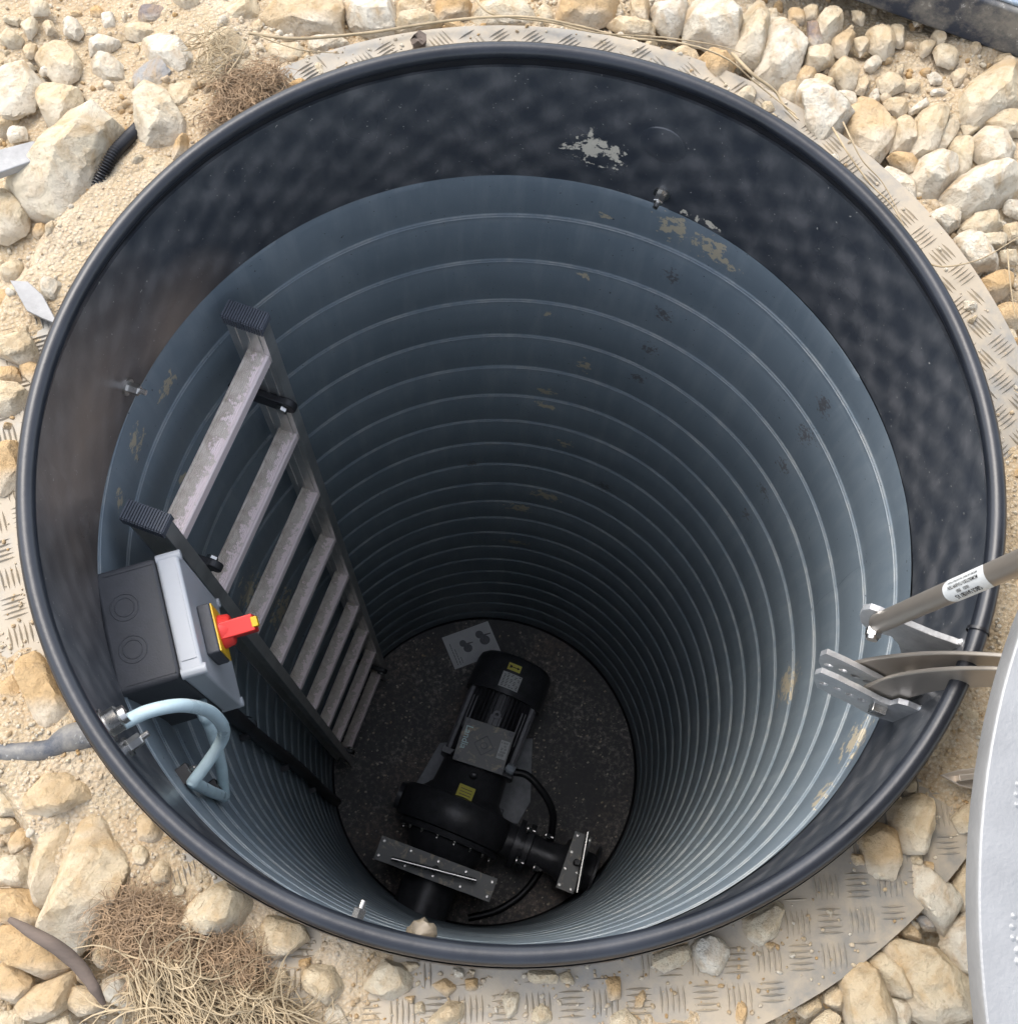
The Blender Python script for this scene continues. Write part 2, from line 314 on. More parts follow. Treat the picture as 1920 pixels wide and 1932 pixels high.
def spline(pts, n=10):
    P = [np.array(p, float) for p in pts]; P = [2*P[0]-P[1]] + P + [2*P[-1]-P[-2]]; out = []
    for i in range(1, len(P)-2):
        for k in range(n):
            t = k/n; out.append(.5*((2*P[i]) + (-P[i-1]+P[i+1])*t + (2*P[i-1]-5*P[i]+4*P[i+1]-P[i+2])*t*t + (-P[i-1]+3*P[i]-3*P[i+1]+P[i+2])*t**3))
    out.append(P[-2]); return out
# ================================================================== GROUND
EXPO = [(-180, .35), (-165, .3), (-150, -1.1), (-125, -.9), (-112, -.6), (-95, -.15), (-80, .1), (-65, .5), (-48, .9), (-41, .5), (-36, -.7), (-22, -.8), (-2, -.8), (6, 1), (60, 1), (115, 1), (124, -.2), (150, -.8), (168, .2), (180, .35)]
EA = np.array([e[0] for e in EXPO], float); EV = np.array([e[1] for e in EXPO], float)
def gheight(x, y):
    P = np.c_[x, y, 0*x]; r = np.hypot(x, y); az = np.degrees(np.arctan2(y, x)); ex = np.interp(az, EA, EV)
    n = .010*vn(P, 7) + .006*vn(P, 19, 3.1) + .0035*vn(P, 60, 7.7) + .0018*vn(P, 160, 1.3)
    near = np.clip((RPL + .03 - r)/.03, 0, 1)
    z_in = ZPL - .009*ex + n*.65
    z_out = -.118 + .03*vn(P, 2.6, 9.) + n*1.3
    z = z_in*near + z_out*(1-near)
    return z + np.clip(r-4, 0, 100)*.004*(1+vn(P, .15))
rs = np.concatenate([np.linspace(.5135, .66, 42), np.linspace(.665, 1.75, 190), np.geomspace(1.8, 60, 40)])
NA = 760; A = np.linspace(0, 2*PI, NA, endpoint=False)
RR, AA = np.meshgrid(rs, A, indexing='ij'); X = (RR*np.cos(AA)).ravel(); Y = (RR*np.sin(AA)).ravel(); Z = gheight(X, Y)
i = np.arange(len(rs)-1)[:, None]*NA; k = np.arange(NA)[None]; k2 = (k+1) % NA
Fq = np.stack([i+k, i+NA+k, i+NA+k2, i+k2], -1).reshape(-1, 4)
me = bpy.data.meshes.new('ground'); me.from_pydata(np.c_[X, Y, Z].tolist(), [], Fq.tolist()); me.shade_smooth(); me.materials.append(M_['soil'])
g = bpy.data.objects.new('ground', me); COL.objects.link(g); tag(g, kind='structure')
# ================================================================== TREAD PLATE round the rim
mb = MB(); mb.lathe([(0, .516), (0, RPL), (-.004, RPL), (-.004, .516)], (0, 0, ZPL), (0, 0, 1), 240, True)
G = .0325
def lens(cx, cy, dx, dy, L=.0132, w=.0017, h=.0024):
    vs = []; n = 6
    for q in range(n+1):
        u = -1+2*q/n; ww = w*math.cos(u*PI/2*.98); hh = h*math.cos(u*PI/2*.98)
        px_, py_ = cx+dx*L*u, cy+dy*L*u
        vs += [(px_-dy*ww, py_+dx*ww, ZPL-.0003), (px_, py_, ZPL+hh), (px_+dy*ww, py_-dx*ww, ZPL-.0003)]
    fs = []
    for q in range(n):
        a = q*3; fs += [(a, a+3, a+4, a+1), (a+1, a+4, a+5, a+2)]
    mb.add(vs, fs)
ng = int(RPL/G)+3
SEG = []
for ang_, a0_, a1_ in ((2, -125, -22), (38, -22, 125), (20, 125, 235)):        # the ring is cut from three sheets
    SEG.append((math.radians(ang_), a0_, a1_))
for (ang, az0_, az1_), iu in [(g_, i_) for g_ in SEG for i_ in range(-ng, ng+1)]:
    ca, sa = math.cos(ang), math.sin(ang)
    for iv in range(-ng, ng+1):
        cx0, cy0 = iu*G, iv*G; horiz = (iu+iv) % 2 == 0
        for q in range(-2, 3):
            ox, oy = (0, q*.0055) if horiz else (q*.0055, 0); dx, dy = (1, 0) if horiz else (0, 1)
            x_, y_ = cx0+ox, cy0+oy; xr, yr = ca*x_-sa*y_, sa*x_+ca*y_
            az_ = (math.degrees(math.atan2(yr, xr))+125) % 360-125
            if .53 < math.hypot(xr, yr) < RPL-.012 and az0_ <= az_ < az1_: lens(xr, yr, ca*dx-sa*dy, sa*dx+ca*dy)
pl = mb.build('tread_plate', M_['tread'], smooth=25)
tag(pl, 'sandy grey aluminium tread plate ring around the pit mouth', 'tread plate')
# ================================================================== CHAMBER
ch = thing('pump_chamber', 'round black and blue-grey plastic pump chamber sunk in the stony ground', 'pump chamber', (0, 0, 0))
# ribbed wall: helical seam
ph = [0, .02, .026, .032, .038, .045, .050, .054, .058, .062, .067, .074, .085, .13, .2, .3, .42, .54, .66, .76, .84, .9, .95]
def rprof(p):       # inward seam with two beads, then a gently bellied panel
    b1 = .0024*math.exp(-((p-.032)/.006)**2); b2 = .0036*math.exp(-((p-.058)/.009)**2)
    belly = .0045*math.sin(PI*min(max((p-.085)/.915, 0), 1)**.8)**.9 if p > .085 else 0
    return R+.003 - b1 - b2 - belly
NT_ = 400; turns = int((ZB-ZF)/PITCH)+4; th = np.linspace(0, 2*PI, NT_+1); V = []; rows = turns*len(ph)
for kt in range(turns):
    for p in ph:
        z = (ZR + PITCH*2.0) - (th-PI/2)/(2*PI)*PITCH - (kt+p)*PITCH
        z = z + .0006*np.sin(3*th+kt*1.7) + .0004*np.sin(11*th+kt*2.9)*(1 if p < .1 else 0)
        rr = rprof(p) + .0005*np.sin(7*th+kt)
        zz = np.clip(z, ZF, ZB); V.append(np.c_[rr*np.cos(th), rr*np.sin(th), zz])
V = np.concatenate(V); n1_ = NT_+1
i = np.arange(rows-1)[:, None]*n1_; k = np.arange(NT_)[None]; F = np.stack([i+k, i+k+1, i+n1_+k+1, i+n1_+k], -1).reshape(-1, 4)
zc = V[:, 2][F]; F = F[(zc.max(1)-zc.min(1)) > 1e-6]
me = bpy.data.meshes.new('ribbed_wall'); me.from_pydata(V.tolist(), [], F.tolist())
b = bmesh.new(); b.from_mesh(me); bmesh.ops.remove_doubles(b, verts=b.verts, dist=2e-4); b.to_mesh(me); b.free()
me.shade_smooth(); me.materials.append(M_['wall']); o = bpy.data.objects.new('ribbed_wall', me); COL.objects.link(o); o.parent = ch; o['_o'] = ch['_o']
mb = MB(); mb.lathe([(ZT, R+.004), (ZT, R), (ZT-.05, R), (ZT-.1, R), (ZT-.16, R), (ZB, R), (ZB, R+.003)], (0, 0, 0), (0, 0, 1), 240)
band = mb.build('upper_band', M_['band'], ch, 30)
mb = MB(); mb.lathe([(ZT+.0005, R+.004), (ZT+.014, R+.0045), (ZT+.026, R+.001), (.001, R-.002)], (0, 0, 0), (0, 0, 1), 240)
mb.build('seal_groove', M_['blackgap'], ch, 40)
prof = [(.0097*math.sin(a)+.0, .5042+.0097*math.cos(a)) for a in np.linspace(0, 2*PI, 17)[:-1]]
mb = MB(); mb.lathe(prof, (0, 0, 0), (0, 0, 1), 240, True); mb.build('rim_edge_trim', M_['rim'], ch, 60)
mb = MB(); mb.lathe([(-.012, .513), (-.006, .5155), (-.016, .517), (-.3, .517), (-2.9, .517)], (0, 0, 0), (0, 0, 1), 240); mb.build('outer_shell', M_['rim'], ch, 40)
mb = MB(); mb.lathe([(0, 0), (0, .2), (0, R+.004), (-.02, R+.004), (-.02, 0)], (0, 0, ZF), (0, 0, 1), 120)
mb.build('chamber_floor', M_['floor'], ch); mb = MB()
for q in range(700):                                        # crumbs of soil on the floor
    a = random.random()*2*PI; r_ = .495*math.sqrt(random.random()); s_ = random.choice([.0012, .0018, .0026, .0036])
    c_ = np.array([r_*math.cos(a), r_*math.sin(a), ZF+s_*.5]); mb.box(c_, (s_, s_*.8, s_*.5), [nv((1, random.random(), 0)), nv((-random.random(), 1, 0)), (0, 0, 1)])
tag(mb.build('soil_crumbs', M_['stone'], ch), kind='stuff')
mb = MB(); mb.lathe([(ZF+.001, R-.006), (ZF+.012, R-.001), (ZF+.014, R+.003)], (0, 0, 0), (0, 0, 1), 120); mb.build('floor_weld', M_['blackgap'], ch, 60)
def azz(px, py, z): p = onz(px, py, z); return math.degrees(math.atan2(p[1], p[0]))
for (px, py, lb) in ((1245, 372, None), (250, 733, None), (235, 1402, 'pinkish bolt beside the hose fitting'), (670, 1735, None)):
    if py < 1000: p = oncyl(px, py, R-.008); az = math.degrees(math.atan2(p[1], p[0])); z = p[2]
    else: z = {235: -.128, 670: -.20}[px]; az = azz(px, py, z+.02)
    p = cyl(az, R, z); mb = MB(); hexbolt(mb, p, -cyl(az, 1, 0), .0075, .024); o = mb.build('bolt', M_['bolt'], ch, 30)
p = onz(790, 1765, -.045); az = math.degrees(math.atan2(p[1], p[0])); p = cyl(az, R-.012, -.03)
mb = MB(); bc_ = onz(790, 1765, -.012); mb.lathe([(-.012, 0), (-.009, .010), (0, .0145), (.006, .012), (.009, .006), (.0095, 0)], bc_, UP, 18); mb.lathe([(0, .010), (.016, .009), (.02, .004)], bc_-UP*.003, cyl(az, 1, 0), 12)
mb.v = [tuple(np.array(v)+.0025*np.array([math.sin(v[2]*900), math.cos(v[0]*700), math.sin(v[1]*800)])) for v in mb.v]; mb.build('sealant_blob', M_['sealant'], ch, 60)
# raised oval patch on the band (round blanking disc)
p = oncyl(1250, 272, R); az = math.degrees(math.atan2(p[1], p[0])); mb = MB()
mb.lathe([(0, .032), (.0015, .031), (.0022, .028), (.0022, 0)], cyl(az, R, p[2]), -cyl(az, 1, 0), 40); mb.build('blanking_disc', M_['band'], ch, 30)
p = onz(1872, 1194, .011); az = math.degrees(math.atan2(p[1], p[0])); mb = MB(); mb.lathe([(-.0016, .0113), (.0016, .0113)], cyl(az, .5035, 0), (-math.sin(math.radians(az)), math.cos(math.radians(az)), 0), 20)
mb.build('trim_joint', M_['blackgap'], ch, 30)
# ------------------------------------------------------------------ hinge brackets welded to the band (right)
def vplane(pA, pB):                                         # vertical plane through two points
    d = nv([pB[0]-pA[0], pB[1]-pA[1], 0]); return np.array(pA), np.array([-d[1], d[0], 0]), d
rootA = oncyl(1812, 1208, R); tipA = onz(1640, 1147, rootA[2]-.004)
PA, NAx, DA = vplane(rootA, tipA)
def polyA(pts): return [onpl(x, y, PA, NAx) for x, y in pts]
lug = polyA([(1814, 1207), (1760, 1188), (1700, 1163), (1662, 1144), (1644, 1138), (1630, 1140), (1624, 1150), (1626, 1163), (1638, 1176), (1658, 1184), (1683, 1190), (1697, 1205), (1703, 1226), (1730, 1236), (1770, 1238)])
mb = MB(); mb.prism(lug, -NAx*.007*np.sign(NAx[1])); bA = mb.build('strut_bracket', M_['steelw'], ch, bevel=.0008)
mb = MB()
for q in range(9): mb.lathe([(-.005, 0), (-.003, .004), (.003, .004), (.005, 0)], np.array(lug[0])*(1-q/8)+np.array(lug[-1])*q/8 - NAx*.0035*np.sign(NAx[1]), (0, 0, 1), 8)
mb.build('weld_bead', M_['steelw'], bA, 60)
rootB = oncyl(1735, 1340, R); tipB = onz(1540, 1268, rootB[2])
PB, NB, DB = vplane(rootB, tipB); NB = NB*np.sign(NB[1])       # NB points up in the picture
topB = [(1737, 1343), (1712, 1332), (1693, 1327), (1678, 1331), (1662, 1325), (1620, 1303), (1580, 1283), (1548, 1269)]
lowB = [(1536, 1273), (1534, 1283), (1541, 1297), (1570, 1313), (1600, 1327), (1640, 1349), (1690, 1365), (1715, 1368)]
plate = [onpl(x, y, PB, NB) for x, y in topB+lowB]
holes = [(1553, 1290), (1580, 1300), (1603, 1311), (1626, 1321)]
for sft, nm in ((0, 'near'), (.022, 'far')):
    bmh = bmesh.new(); th_ = NB*.006
    pts2 = [p + NB*sft for p in plate]
    loops = [pts2]
    for hx, hy in holes:
        c_ = onpl(hx, hy, PB, NB)+NB*sft; loops.append([c_ + DB*.0052*math.cos(a)+np.array([0, 0, .0052])*math.sin(a) for a in np.linspace(0, 2*PI, 15)[:-1]])
    ed = []
    for lp in loops:
        vs = [bmh.verts.new(Vector((p-np.array(ch['_o'])).tolist())) for p in lp]; ed += [bmh.edges.new((vs[q], vs[(q+1) % len(vs)])) for q in range(len(vs))]
    r_ = bmesh.ops.triangle_fill(bmh, use_beauty=True, use_dissolve=False, edges=ed)
    fs = [f for f in r_['geom'] if isinstance(f, bmesh.types.BMFace)]
    ex = bmesh.ops.extrude_face_region(bmh, geom=fs); bmesh.ops.translate(bmh, verts=[v for v in ex['geom'] if isinstance(v, bmesh.types.BMVert)], vec=Vector(th_.tolist()))
    bmesh.ops.recalc_face_normals(bmh, faces=bmh.faces)
    me = bpy.data.meshes.new('hinge_plate'); bmh.to_mesh(me); bmh.free(); me.materials.append(M_['steelw'])
    hp = bpy.data.objects.new('hinge_plate', me); COL.objects.link(hp); hp.parent = ch; hp['_o'] = ch['_o']
    mb = MB()
    for q in range(8): mb.lathe([(-.005, 0), (-.002, .0045), (.003, .004), (.005, 0)], np.array(pts2[0])*(1-q/7)+np.array(pts2[-1])*q/7+NB*.003, (0, 0, 1), 8)
    mb.build('weld_bead', M_['steelw'], hp, 60)
nb = onpl(1657, 1333, PB, NB); mb = MB(); mb.box(nb-NB*.004, (.008, .008, .005), [DB, (0, 0, 1), NB]); mb.build('hinge_bolt', M_['bolt'], ch, bevel=.001)
# ================================================================== COVER lying open at the right
CR, CZ = .5960, .30; CC = np.array([.889, -.540, CZ])
cv = thing('hatch_cover', 'round aluminium hatch cover lying open at the lower right frame edge', 'hatch cover', (CC[0], CC[1], CC[2]))
mb = MB(); mb.lathe([(0, CR-.001), (0, CR-.034), (-.003, CR-.035), (-.022, CR-.035), (-.022, CR), (-.003, CR+.0005)], CC, (0, 0, 1), 180, True); mb.build('rim_flange', M_['cover'], cv, 30, bevel=.001)
mb = MB(); mb.lathe([(-.012, CR-.036), (-.012, 0), (-.016, 0), (-.016, CR-.036)], CC, (0, 0, 1), 90); mb.build('cover_panel', M_['cover'], cv, 30)
for (x, y) in ((1916, 1520), (1908, 1770), (1916, 1815)):
    c_ = onz(x, y, CZ-.005); mb = MB()
    for q in range(5): mb.lathe([(-.003, 0), (-.001, .006), (.004, .005), (.006, 0)], c_+np.array([.0015*math.sin(q*2), (q-2)*.007, 0]), (0, 0, 1), 10)
    mb.build('weld_bead', M_['cover'], cv, 60)
# two curved hinge arms (flat bars on edge) from the hinge plates over the rim to the cover
def arm(ptsT, off, wid, h, name):
    P0 = PB+NB*off; P = [onpl(x, y, P0, NB) for x, y in ptsT]; P = spline(P, 8); m = len(P); mbb = MB(); vs = []
    for q in range(m):
        T = nv(P[min(q+1, m-1)]-P[max(q-1, 0)]); Dn = nv(np.cross(NB, T)); Dn = Dn if Dn[2] < 0 else -Dn
        vs += [P[q], P[q]+NB*wid, P[q]+NB*wid+Dn*h, P[q]+Dn*h]
    fs = [(q*4+a, q*4+(a+1) % 4, q*4+4+(a+1) % 4, q*4+4+a) for q in range(m-1) for a in range(4)]+[(0, 3, 2, 1), (m*4-4, m*4-3, m*4-2, m*4-1)]
    mbb.add(vs, fs); return mbb.build(name, M_['steel'], cv, 30, bevel=.0012), P
a1, PT1 = arm([(1572, 1266), (1605, 1254), (1650, 1245), (1700, 1239), (1760, 1235), (1830, 1236), (1920, 1243), (2050, 1262)], .030, .0045, .046, 'hinge_arm')
a2, PT2 = arm([(1626, 1300), (1660, 1286), (1700, 1275), (1760, 1267), (1830, 1264), (1920, 1268), (2050, 1290)], .0085, .0045, .042, 'hinge_arm')
# ================================================================== GAS STRUT
P0 = PA + NAx*np.sign(NAx[1])*(-.016)
sA = onpl(1652, 1178, P0, NAx); sB0 = onpl(1920, 1062, P0, NAx); dS = nv(sB0-sA); sB = sA+dS*(np.linalg.norm(sB0-sA)+.15)
gs = thing('gas_strut', 'stainless gas strut with white printed label reaching over the right rim', 'gas strut', tuple(sA))
r0 = .0106
mb = MB(); mb.tube([sA, sA+dS*.006, sA+dS*.02, sB], [.008, .0105, r0, r0], 28); mb.build('cylinder', M_['steel'], gs, 50)
mb = MB(); nd = nv(sA*0+NAx*np.sign(NAx[1])); mb.tube([sA-nd*.016-np.array([0, 0, .002]), sA+nd*.014], .0042, 14); mb.lathe([(0, 0), (0, .0085), (.008, .0085), (.008, 0)], sA-nd*.014, nd, 6); mb.lathe([(0, 0), (0, .0062), (.004, .0070), (.004, 0)], sA-nd*.018, nd, 16)
mb.build('mounting_bolt', M_['bolt'], gs, 30)
# label wrapped on the cylinder, facing the camera
mid = onpl(1832, 1096, P0, NAx); tm = (mid-sA)@dS; mid = sA+dS*tm; vw = nv(CAM-mid); vw = nv(vw-(vw@dS)*dS); sw = np.cross(dS, vw)
mb = MB(); vs = []; na, nl = 16, 14; L0, L1 = -.036, .036
for a in range(na+1):
    an = -1.25+2.5*a/na; c_ = vw*math.cos(an)+sw*math.sin(an); cut = .006*(abs(an)/1.25)**3
    for l in range(nl+1): vs.append(mid+dS*(L0+cut+(L1-L0-2*cut)*l/nl)+c_*(r0+.0006))
mb.add(vs, [(a*(nl+1)+l, a*(nl+1)+l+1, (a+1)*(nl+1)+l+1, (a+1)*(nl+1)+l) for a in range(na) for l in range(nl)])
lab = mb.build('strut_label', M_['wlabel'], gs, 60)
def wraptext(s, size, along, around, squash=1.0):
    cu = bpy.data.curves.new('t', 'FONT'); cu.body = s; cu.size = size; cu.align_x = 'CENTER'; cu.align_y = 'CENTER'; cu.offset = size*.012
    ob = bpy.data.objects.new('t', cu); me = bpy.data.meshes.new_from_object(ob); bpy.data.objects.remove(ob); mb = MB(); vs = []
    up = 1 if ROT.T[1]@sw > 0 else -1                         # sw direction seen in the picture
    for v in me.vertices:
        an = (around + (-v.co.y))/r0*up; c_ = vw*math.cos(an)+sw*math.sin(an); vs.append(mid+dS*(along-v.co.x*squash)+c_*(r0+.0011))
    mb.add(vs, [tuple(p.vertices) for p in me.polygons]); bpy.data.meshes.remove(me); return mb.build('label_text', M_['ink'], lab)
wraptext('GIBOS SANSBY AS', .0062, .0, -.0062, .85); wraptext('10.051    0501', .0038, -.003, -.0012); wraptext('MOM0627/0D1/710-009F/750N', .0043, .0, .0035, .92); wraptext('BEFORE USE READ THE INSTRUCTIONS', .0026, .0, .0076, 1.1)
# ================================================================== LADDER
LP = np.array([-.349, .281, -.368]); LW = np.array([-.098, -.268, 0]); SP = .28; LN = nv([-.268, .098, 0]); LT = nv(LW)   # LN points to the wall
ld = thing('ladder', 'aluminium ladder with nine muddy rungs standing against the chamber wall', 'ladder', (LP[0]+LW[0]/2, LP[1]+LW[1]/2, ZF))
LTOP, LBOT = LP[2]+.088, ZF+.055; HD = .028; HT = .010
for s_, base in ((-1, LP), (1, LP+LW)):
    c0 = base + LT*s_*HT + LN*.008
    mb = MB(); A0 = [LN, LT, (0, 0, 1)]; zc_ = (LTOP+LBOT)/2; zh = (LTOP-LBOT)/2
    mb.box((c0[0], c0[1], zc_)-LT*s_*.0085, (HD, .0022, zh), A0)                       # web
    for e in (-1, 1): mb.box((c0[0], c0[1], zc_)+LN*e*(HD-.0015)+LT*s_*.0012, (.0018, .0085, zh-.0002), A0)
    for e in (-1, 0, 1): mb.box((c0[0], c0[1], zc_)-LT*s_*.0112+LN*e*.017, (.0022, .0009, zh-.0004), A0)
    st = mb.build('stringer', M_['alu'] , ld)
    mb = MB(); mb.box((c0[0], c0[1], LTOP+.003), (HD+.002, .0125, .006), A0)
    for q in range(16): mb.box((c0[0], c0[1], LTOP+.010)+LN*((q-7.5)*.0037), (.0012, .0125, .0022), A0)
    for e in (-1, 1):
        for q in range(16): mb.box((c0[0], c0[1], LTOP+.001)+LN*((q-7.5)*.0037)+LT*e*.0130, (.0012, .0012, .0095), A0)
    mb.build('end_cap', M_['cap'], st)
    # wall brackets
    for zb_ in (-.505, -2.55):
        mb = MB(); cc = c0-LT*s_*.018; w0 = np.array([cc[0], cc[1], zb_])
        mb.box(w0+LN*.020+LT*s_*.001, (.050, .006, .016), A0); mb.lathe([(-.007, 0), (-.007, .016), (.005, .016), (.005, 0)], w0-LN*.030+LT*s_*.001, LT, 20)
        mb.lathe([(0, 0), (0, .027), (.006, .024), (.01, .012), (.01, 0)], w0+LN*.074, -LN, 20); br = mb.build('wall_bracket', M_['blackrub'], ld, 35, bevel=.002)
        mb = MB(); mb.lathe([(0, 0), (0, .009), (.006, .009), (.0075, .006), (.0075, 0)], w0-LN*.026-LT*s_*.0055, -LT*s_, 6); mb.build('bolt', M_['bolt'], br)
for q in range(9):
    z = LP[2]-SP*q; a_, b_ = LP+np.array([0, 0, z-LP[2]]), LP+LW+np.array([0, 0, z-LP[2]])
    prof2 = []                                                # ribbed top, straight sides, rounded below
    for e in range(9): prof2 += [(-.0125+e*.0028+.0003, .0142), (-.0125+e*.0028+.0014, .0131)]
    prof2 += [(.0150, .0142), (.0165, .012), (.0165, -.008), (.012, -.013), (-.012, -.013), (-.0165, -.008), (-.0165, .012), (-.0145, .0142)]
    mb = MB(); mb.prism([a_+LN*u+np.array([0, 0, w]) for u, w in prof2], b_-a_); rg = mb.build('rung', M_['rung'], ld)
# ================================================================== ISOLATOR BOX
bN = nv([.956, .293, 0]); bT = nv([.293, -.956, 0]); bc = np.array([-.479, -.146, 0]); UP = np.array([0, 0, 1.]); BZ0, BZ1 = -.2545, -.500
BA = [bN, bT, UP]
bx = thing('isolator_switch_box', 'grey electrical box with red rotary switch on the chamber wall beside the ladder', 'switch box', (bc[0], bc[1], BZ1))
zc_ = (BZ0+BZ1)/2; zh = (BZ0-BZ1)/2
mb = MB(); mb.box(bc+bN*.029+UP*zc_, (.039, .0785, zh), BA); 
body = mb.build('box_body', M_['dkplastic'], bx, bevel=.007)
mb = MB()
for (x, y) in ((235, 1146), (251, 1225)):
    c_ = onz(x, y, BZ0)
    for r_ in (.0168, .0115): mb.lathe([(0, r_-.0009), (.0007, r_-.0004), (.0007, r_+.0004), (0, r_+.0009)], c_, UP, 36)
for e in (-1, 1): mb.box(bc+bN*.034+bT*e*.070+UP*(BZ0+.0002), (.030, .0007, .0008), BA)
mb.box(bc+bN*.063+UP*(BZ0+.0002), (.0007, .0700, .0008), BA)
mb.build('knockout_ring', M_['dkplastic'], body, 40)
mb = MB(); mb.box(bc+bN*.082+UP*zc_, (.0140, .0800, zh+.001), BA); lid = mb.build('box_lid', M_['ltplastic'], bx, bevel=.004)
for e in (-1, 1):
    for f in (-1, 1): mb = MB(); mb.lathe([(0, .007), (.0295, .007), (.0305, .006), (.0305, 0)], bc+bN*.0685+bT*e*.0738+UP*(zc_+f*(zh-.0055)), bN, 18); mb.build('lid_corner', M_['ltplastic'], lid, 40)
mb = MB(); mb.box(bc+bN*.082+UP*(BZ0+.0012), (.009, .060, .0012), BA); mb.build('lid_rib', M_['ltplastic'], lid, 40)
kc = onpl(414, 1194, bc+bN*.112, bN)
mb = MB(); mb.box(kc-bN*.008, (.0085, .0330, .0330), BA); kp = mb.build('switch_plate', M_['dkplastic'], bx, bevel=.003)
mb = MB(); mb.box(kc+bN*.0015, (.0010, .0315, .0315), BA); mb.build('switch_plate_face', M_['yellow'], kp, bevel=.0004)
mb = MB(); mb.lathe([(.002, 0), (.002, .0225), (.015, .0205), (.018, .0175), (.018, 0)], kc, bN, 32)
kd = nv(bT*.2+UP*1.0); ks = np.cross(bN, kd)
mb.box(kc+bN*.024, (.0225, .0110, .0205), [bN, ks, kd]); kb = mb.build('rotary_knob', M_['red'], bx, bevel=.0018)
mb = MB(); mb.box(kc+bN*.0475+kd*.0125, (.004, .0065, .0085), [bN, ks, kd]); mb.build('knob_pointer', M_['yellow'], kb, bevel=.001)
mb = MB(); mb.lathe([(0, 0), (0, .013), (.03, .013), (.03, 0)], bc+bN*.034+bT*.03+UP*(BZ1-.03), UP, 6); mb.build('cable_gland', M_['blackrub'], bx)
# conduit down the wall
ca_ = oncyl(500, 1398, .488); azc = math.degrees(math.atan2(ca_[1], ca_[0])) % 360
cp = [bc+bN*.034+bT*.03+UP*(BZ1-.028), cyl((azc+197)/2, .470, BZ1-.07), cyl(azc, .486, BZ1-.16)] + [cyl(azc+.5*math.sin(q), .488, BZ1-.16-(q+1)*.2) for q in range(10)]
mb = MB(); mb.tube(spline(cp, 6), .0135, 12); 
cn = mb.build('cable_conduit', M_['blackrub'], None, 60); tag(cn, 'thick black cable running down the chamber wall from the switch box', 'cable')
for zz_ in (-.74, -1.1, -1.6, -2.1): mb = MB(); mb.lathe([(-.01, .0175), (.01, .0175)], cyl(azc, .488, zz_), UP, 16); mb.box(cyl(azc+2.2, .497, zz_), (.009, .006, .006), [cyl(azc, 1, 0), nv(np.cross(UP, cyl(azc, 1, 0))), UP]); o = mb.build('cable_clip', M_['blackrub'], None, 40); o.parent = cn
# ================================================================== PALE BLUE HOSE
zf_ = -.085; fp = onz(212, 1362, zf_); az = math.degrees(math.atan2(fp[1], fp[0])); fw = cyl(az, R, zf_)
def Z2(x, y): return 150+x*.3125, 980+y*.3125
h1 = [cyl(az, R-.006, zf_)]
for (x, y, z) in ((250, 1235, -.088), (400, 1165, -.10), (560, 1128, -.12), (680, 1130, -.15), (790, 1165, -.20), (860, 1240, -.25), (868, 1310, -.29), (820, 1400, -.31), (750, 1500, -.32), (690, 1580, -.325), (640, 1630, -.33)):
    h1.append(onz(*Z2(x, y), z))
h1.append(onz(*Z2(668, 1672), -.375)); h1.append(onz(*Z2(740, 1692), -.43)); h1.append(onz(*Z2(815, 1702), -.50))
for (x, y, z) in ((862, 1680, -.53), (868, 1600, -.50), (858, 1500, -.46), (835, 1400, -.42), (805, 1300, -.39), (775, 1225, -.37), (740, 1160, -.36)):
    h1.append(onz(*Z2(x, y), z))
h1.append(bc+bN*.05+bT*.05+UP*(BZ1+.03))
def inside(p, m=.497):
    r_ = math.hypot(p[0], p[1]); return p if r_ < m else np.array([p[0]*m/r_, p[1]*m/r_, p[2]])
h1 = [h1[0]]+[inside(p) for p in h1[1:]]
hs = thing('air_hose', 'pale blue plastic hose looping from a fitting in the rim down behind the switch box', 'hose', tuple(fw))
mb = MB(); mb.tube(spline(h1, 8), .0076, 16); mb.build('hose', M_['hose'], hs, 60)
mb = MB(); mb.lathe([(-.002, 0), (-.002, .019), (.003, .019), (.003, .014), (.016, .014), (.018, .0105), (.024, .0098), (.024, 0)], fw, -cyl(az, 1, 0), 24); mb.build('hose_fitting', M_['bolt'], hs, 30)
for (x, y, z) in ((600, 1575, -.34), (805, 1640, -.50)):
    c_ = onz(*Z2(x, y), z); a_ = math.degrees(math.atan2(c_[1], c_[0])); c_ = cyl(a_, R-.008, z); mb = MB(); mb.box(c_, (.009, .012, .009), [cyl(a_, 1, 0), nv(np.cross(UP, cyl(a_, 1, 0))), UP])
    cl = mb.build('hose_clip', M_['blackrub'], hs, bevel=.002); mb = MB(); hexbolt(mb, cyl(a_, R-.016, z+.004), -cyl(a_, 1, 0)+UP*.3, .004, .009); mb.build('bolt', M_['bolt'], cl)
# ================================================================== PUMP on the floor
ZA = ZF+.205
def Z3(x, y): return 600+x/3, 1140+y/3
pv = onz(*Z3(780, 1215), ZA); pf = onz(*Z3(1130, 330), ZA); E1 = nv([pf[0]-pv[0], pf[1]-pv[1], 0]); E2 = np.array([E1[1], -E1[0], 0]); E3 = UP; PO = np.array([pv[0], pv[1], ZA])
LEN = np.linalg.norm((pf-pv)[:2])
def Q(x, y, z): return PO+E1*x+E2*y+E3*z
def q_of(px, py, z):
    p = onz(px, py, ZA+z)-PO; return p@E1, p@E2
pm = thing('pump', 'black electric pump on the chamber floor with its motor towards the leaflet', 'pump', (PO[0], PO[1], ZF))
AX3 = [E1, E2, E3]
k_ = LEN/.54
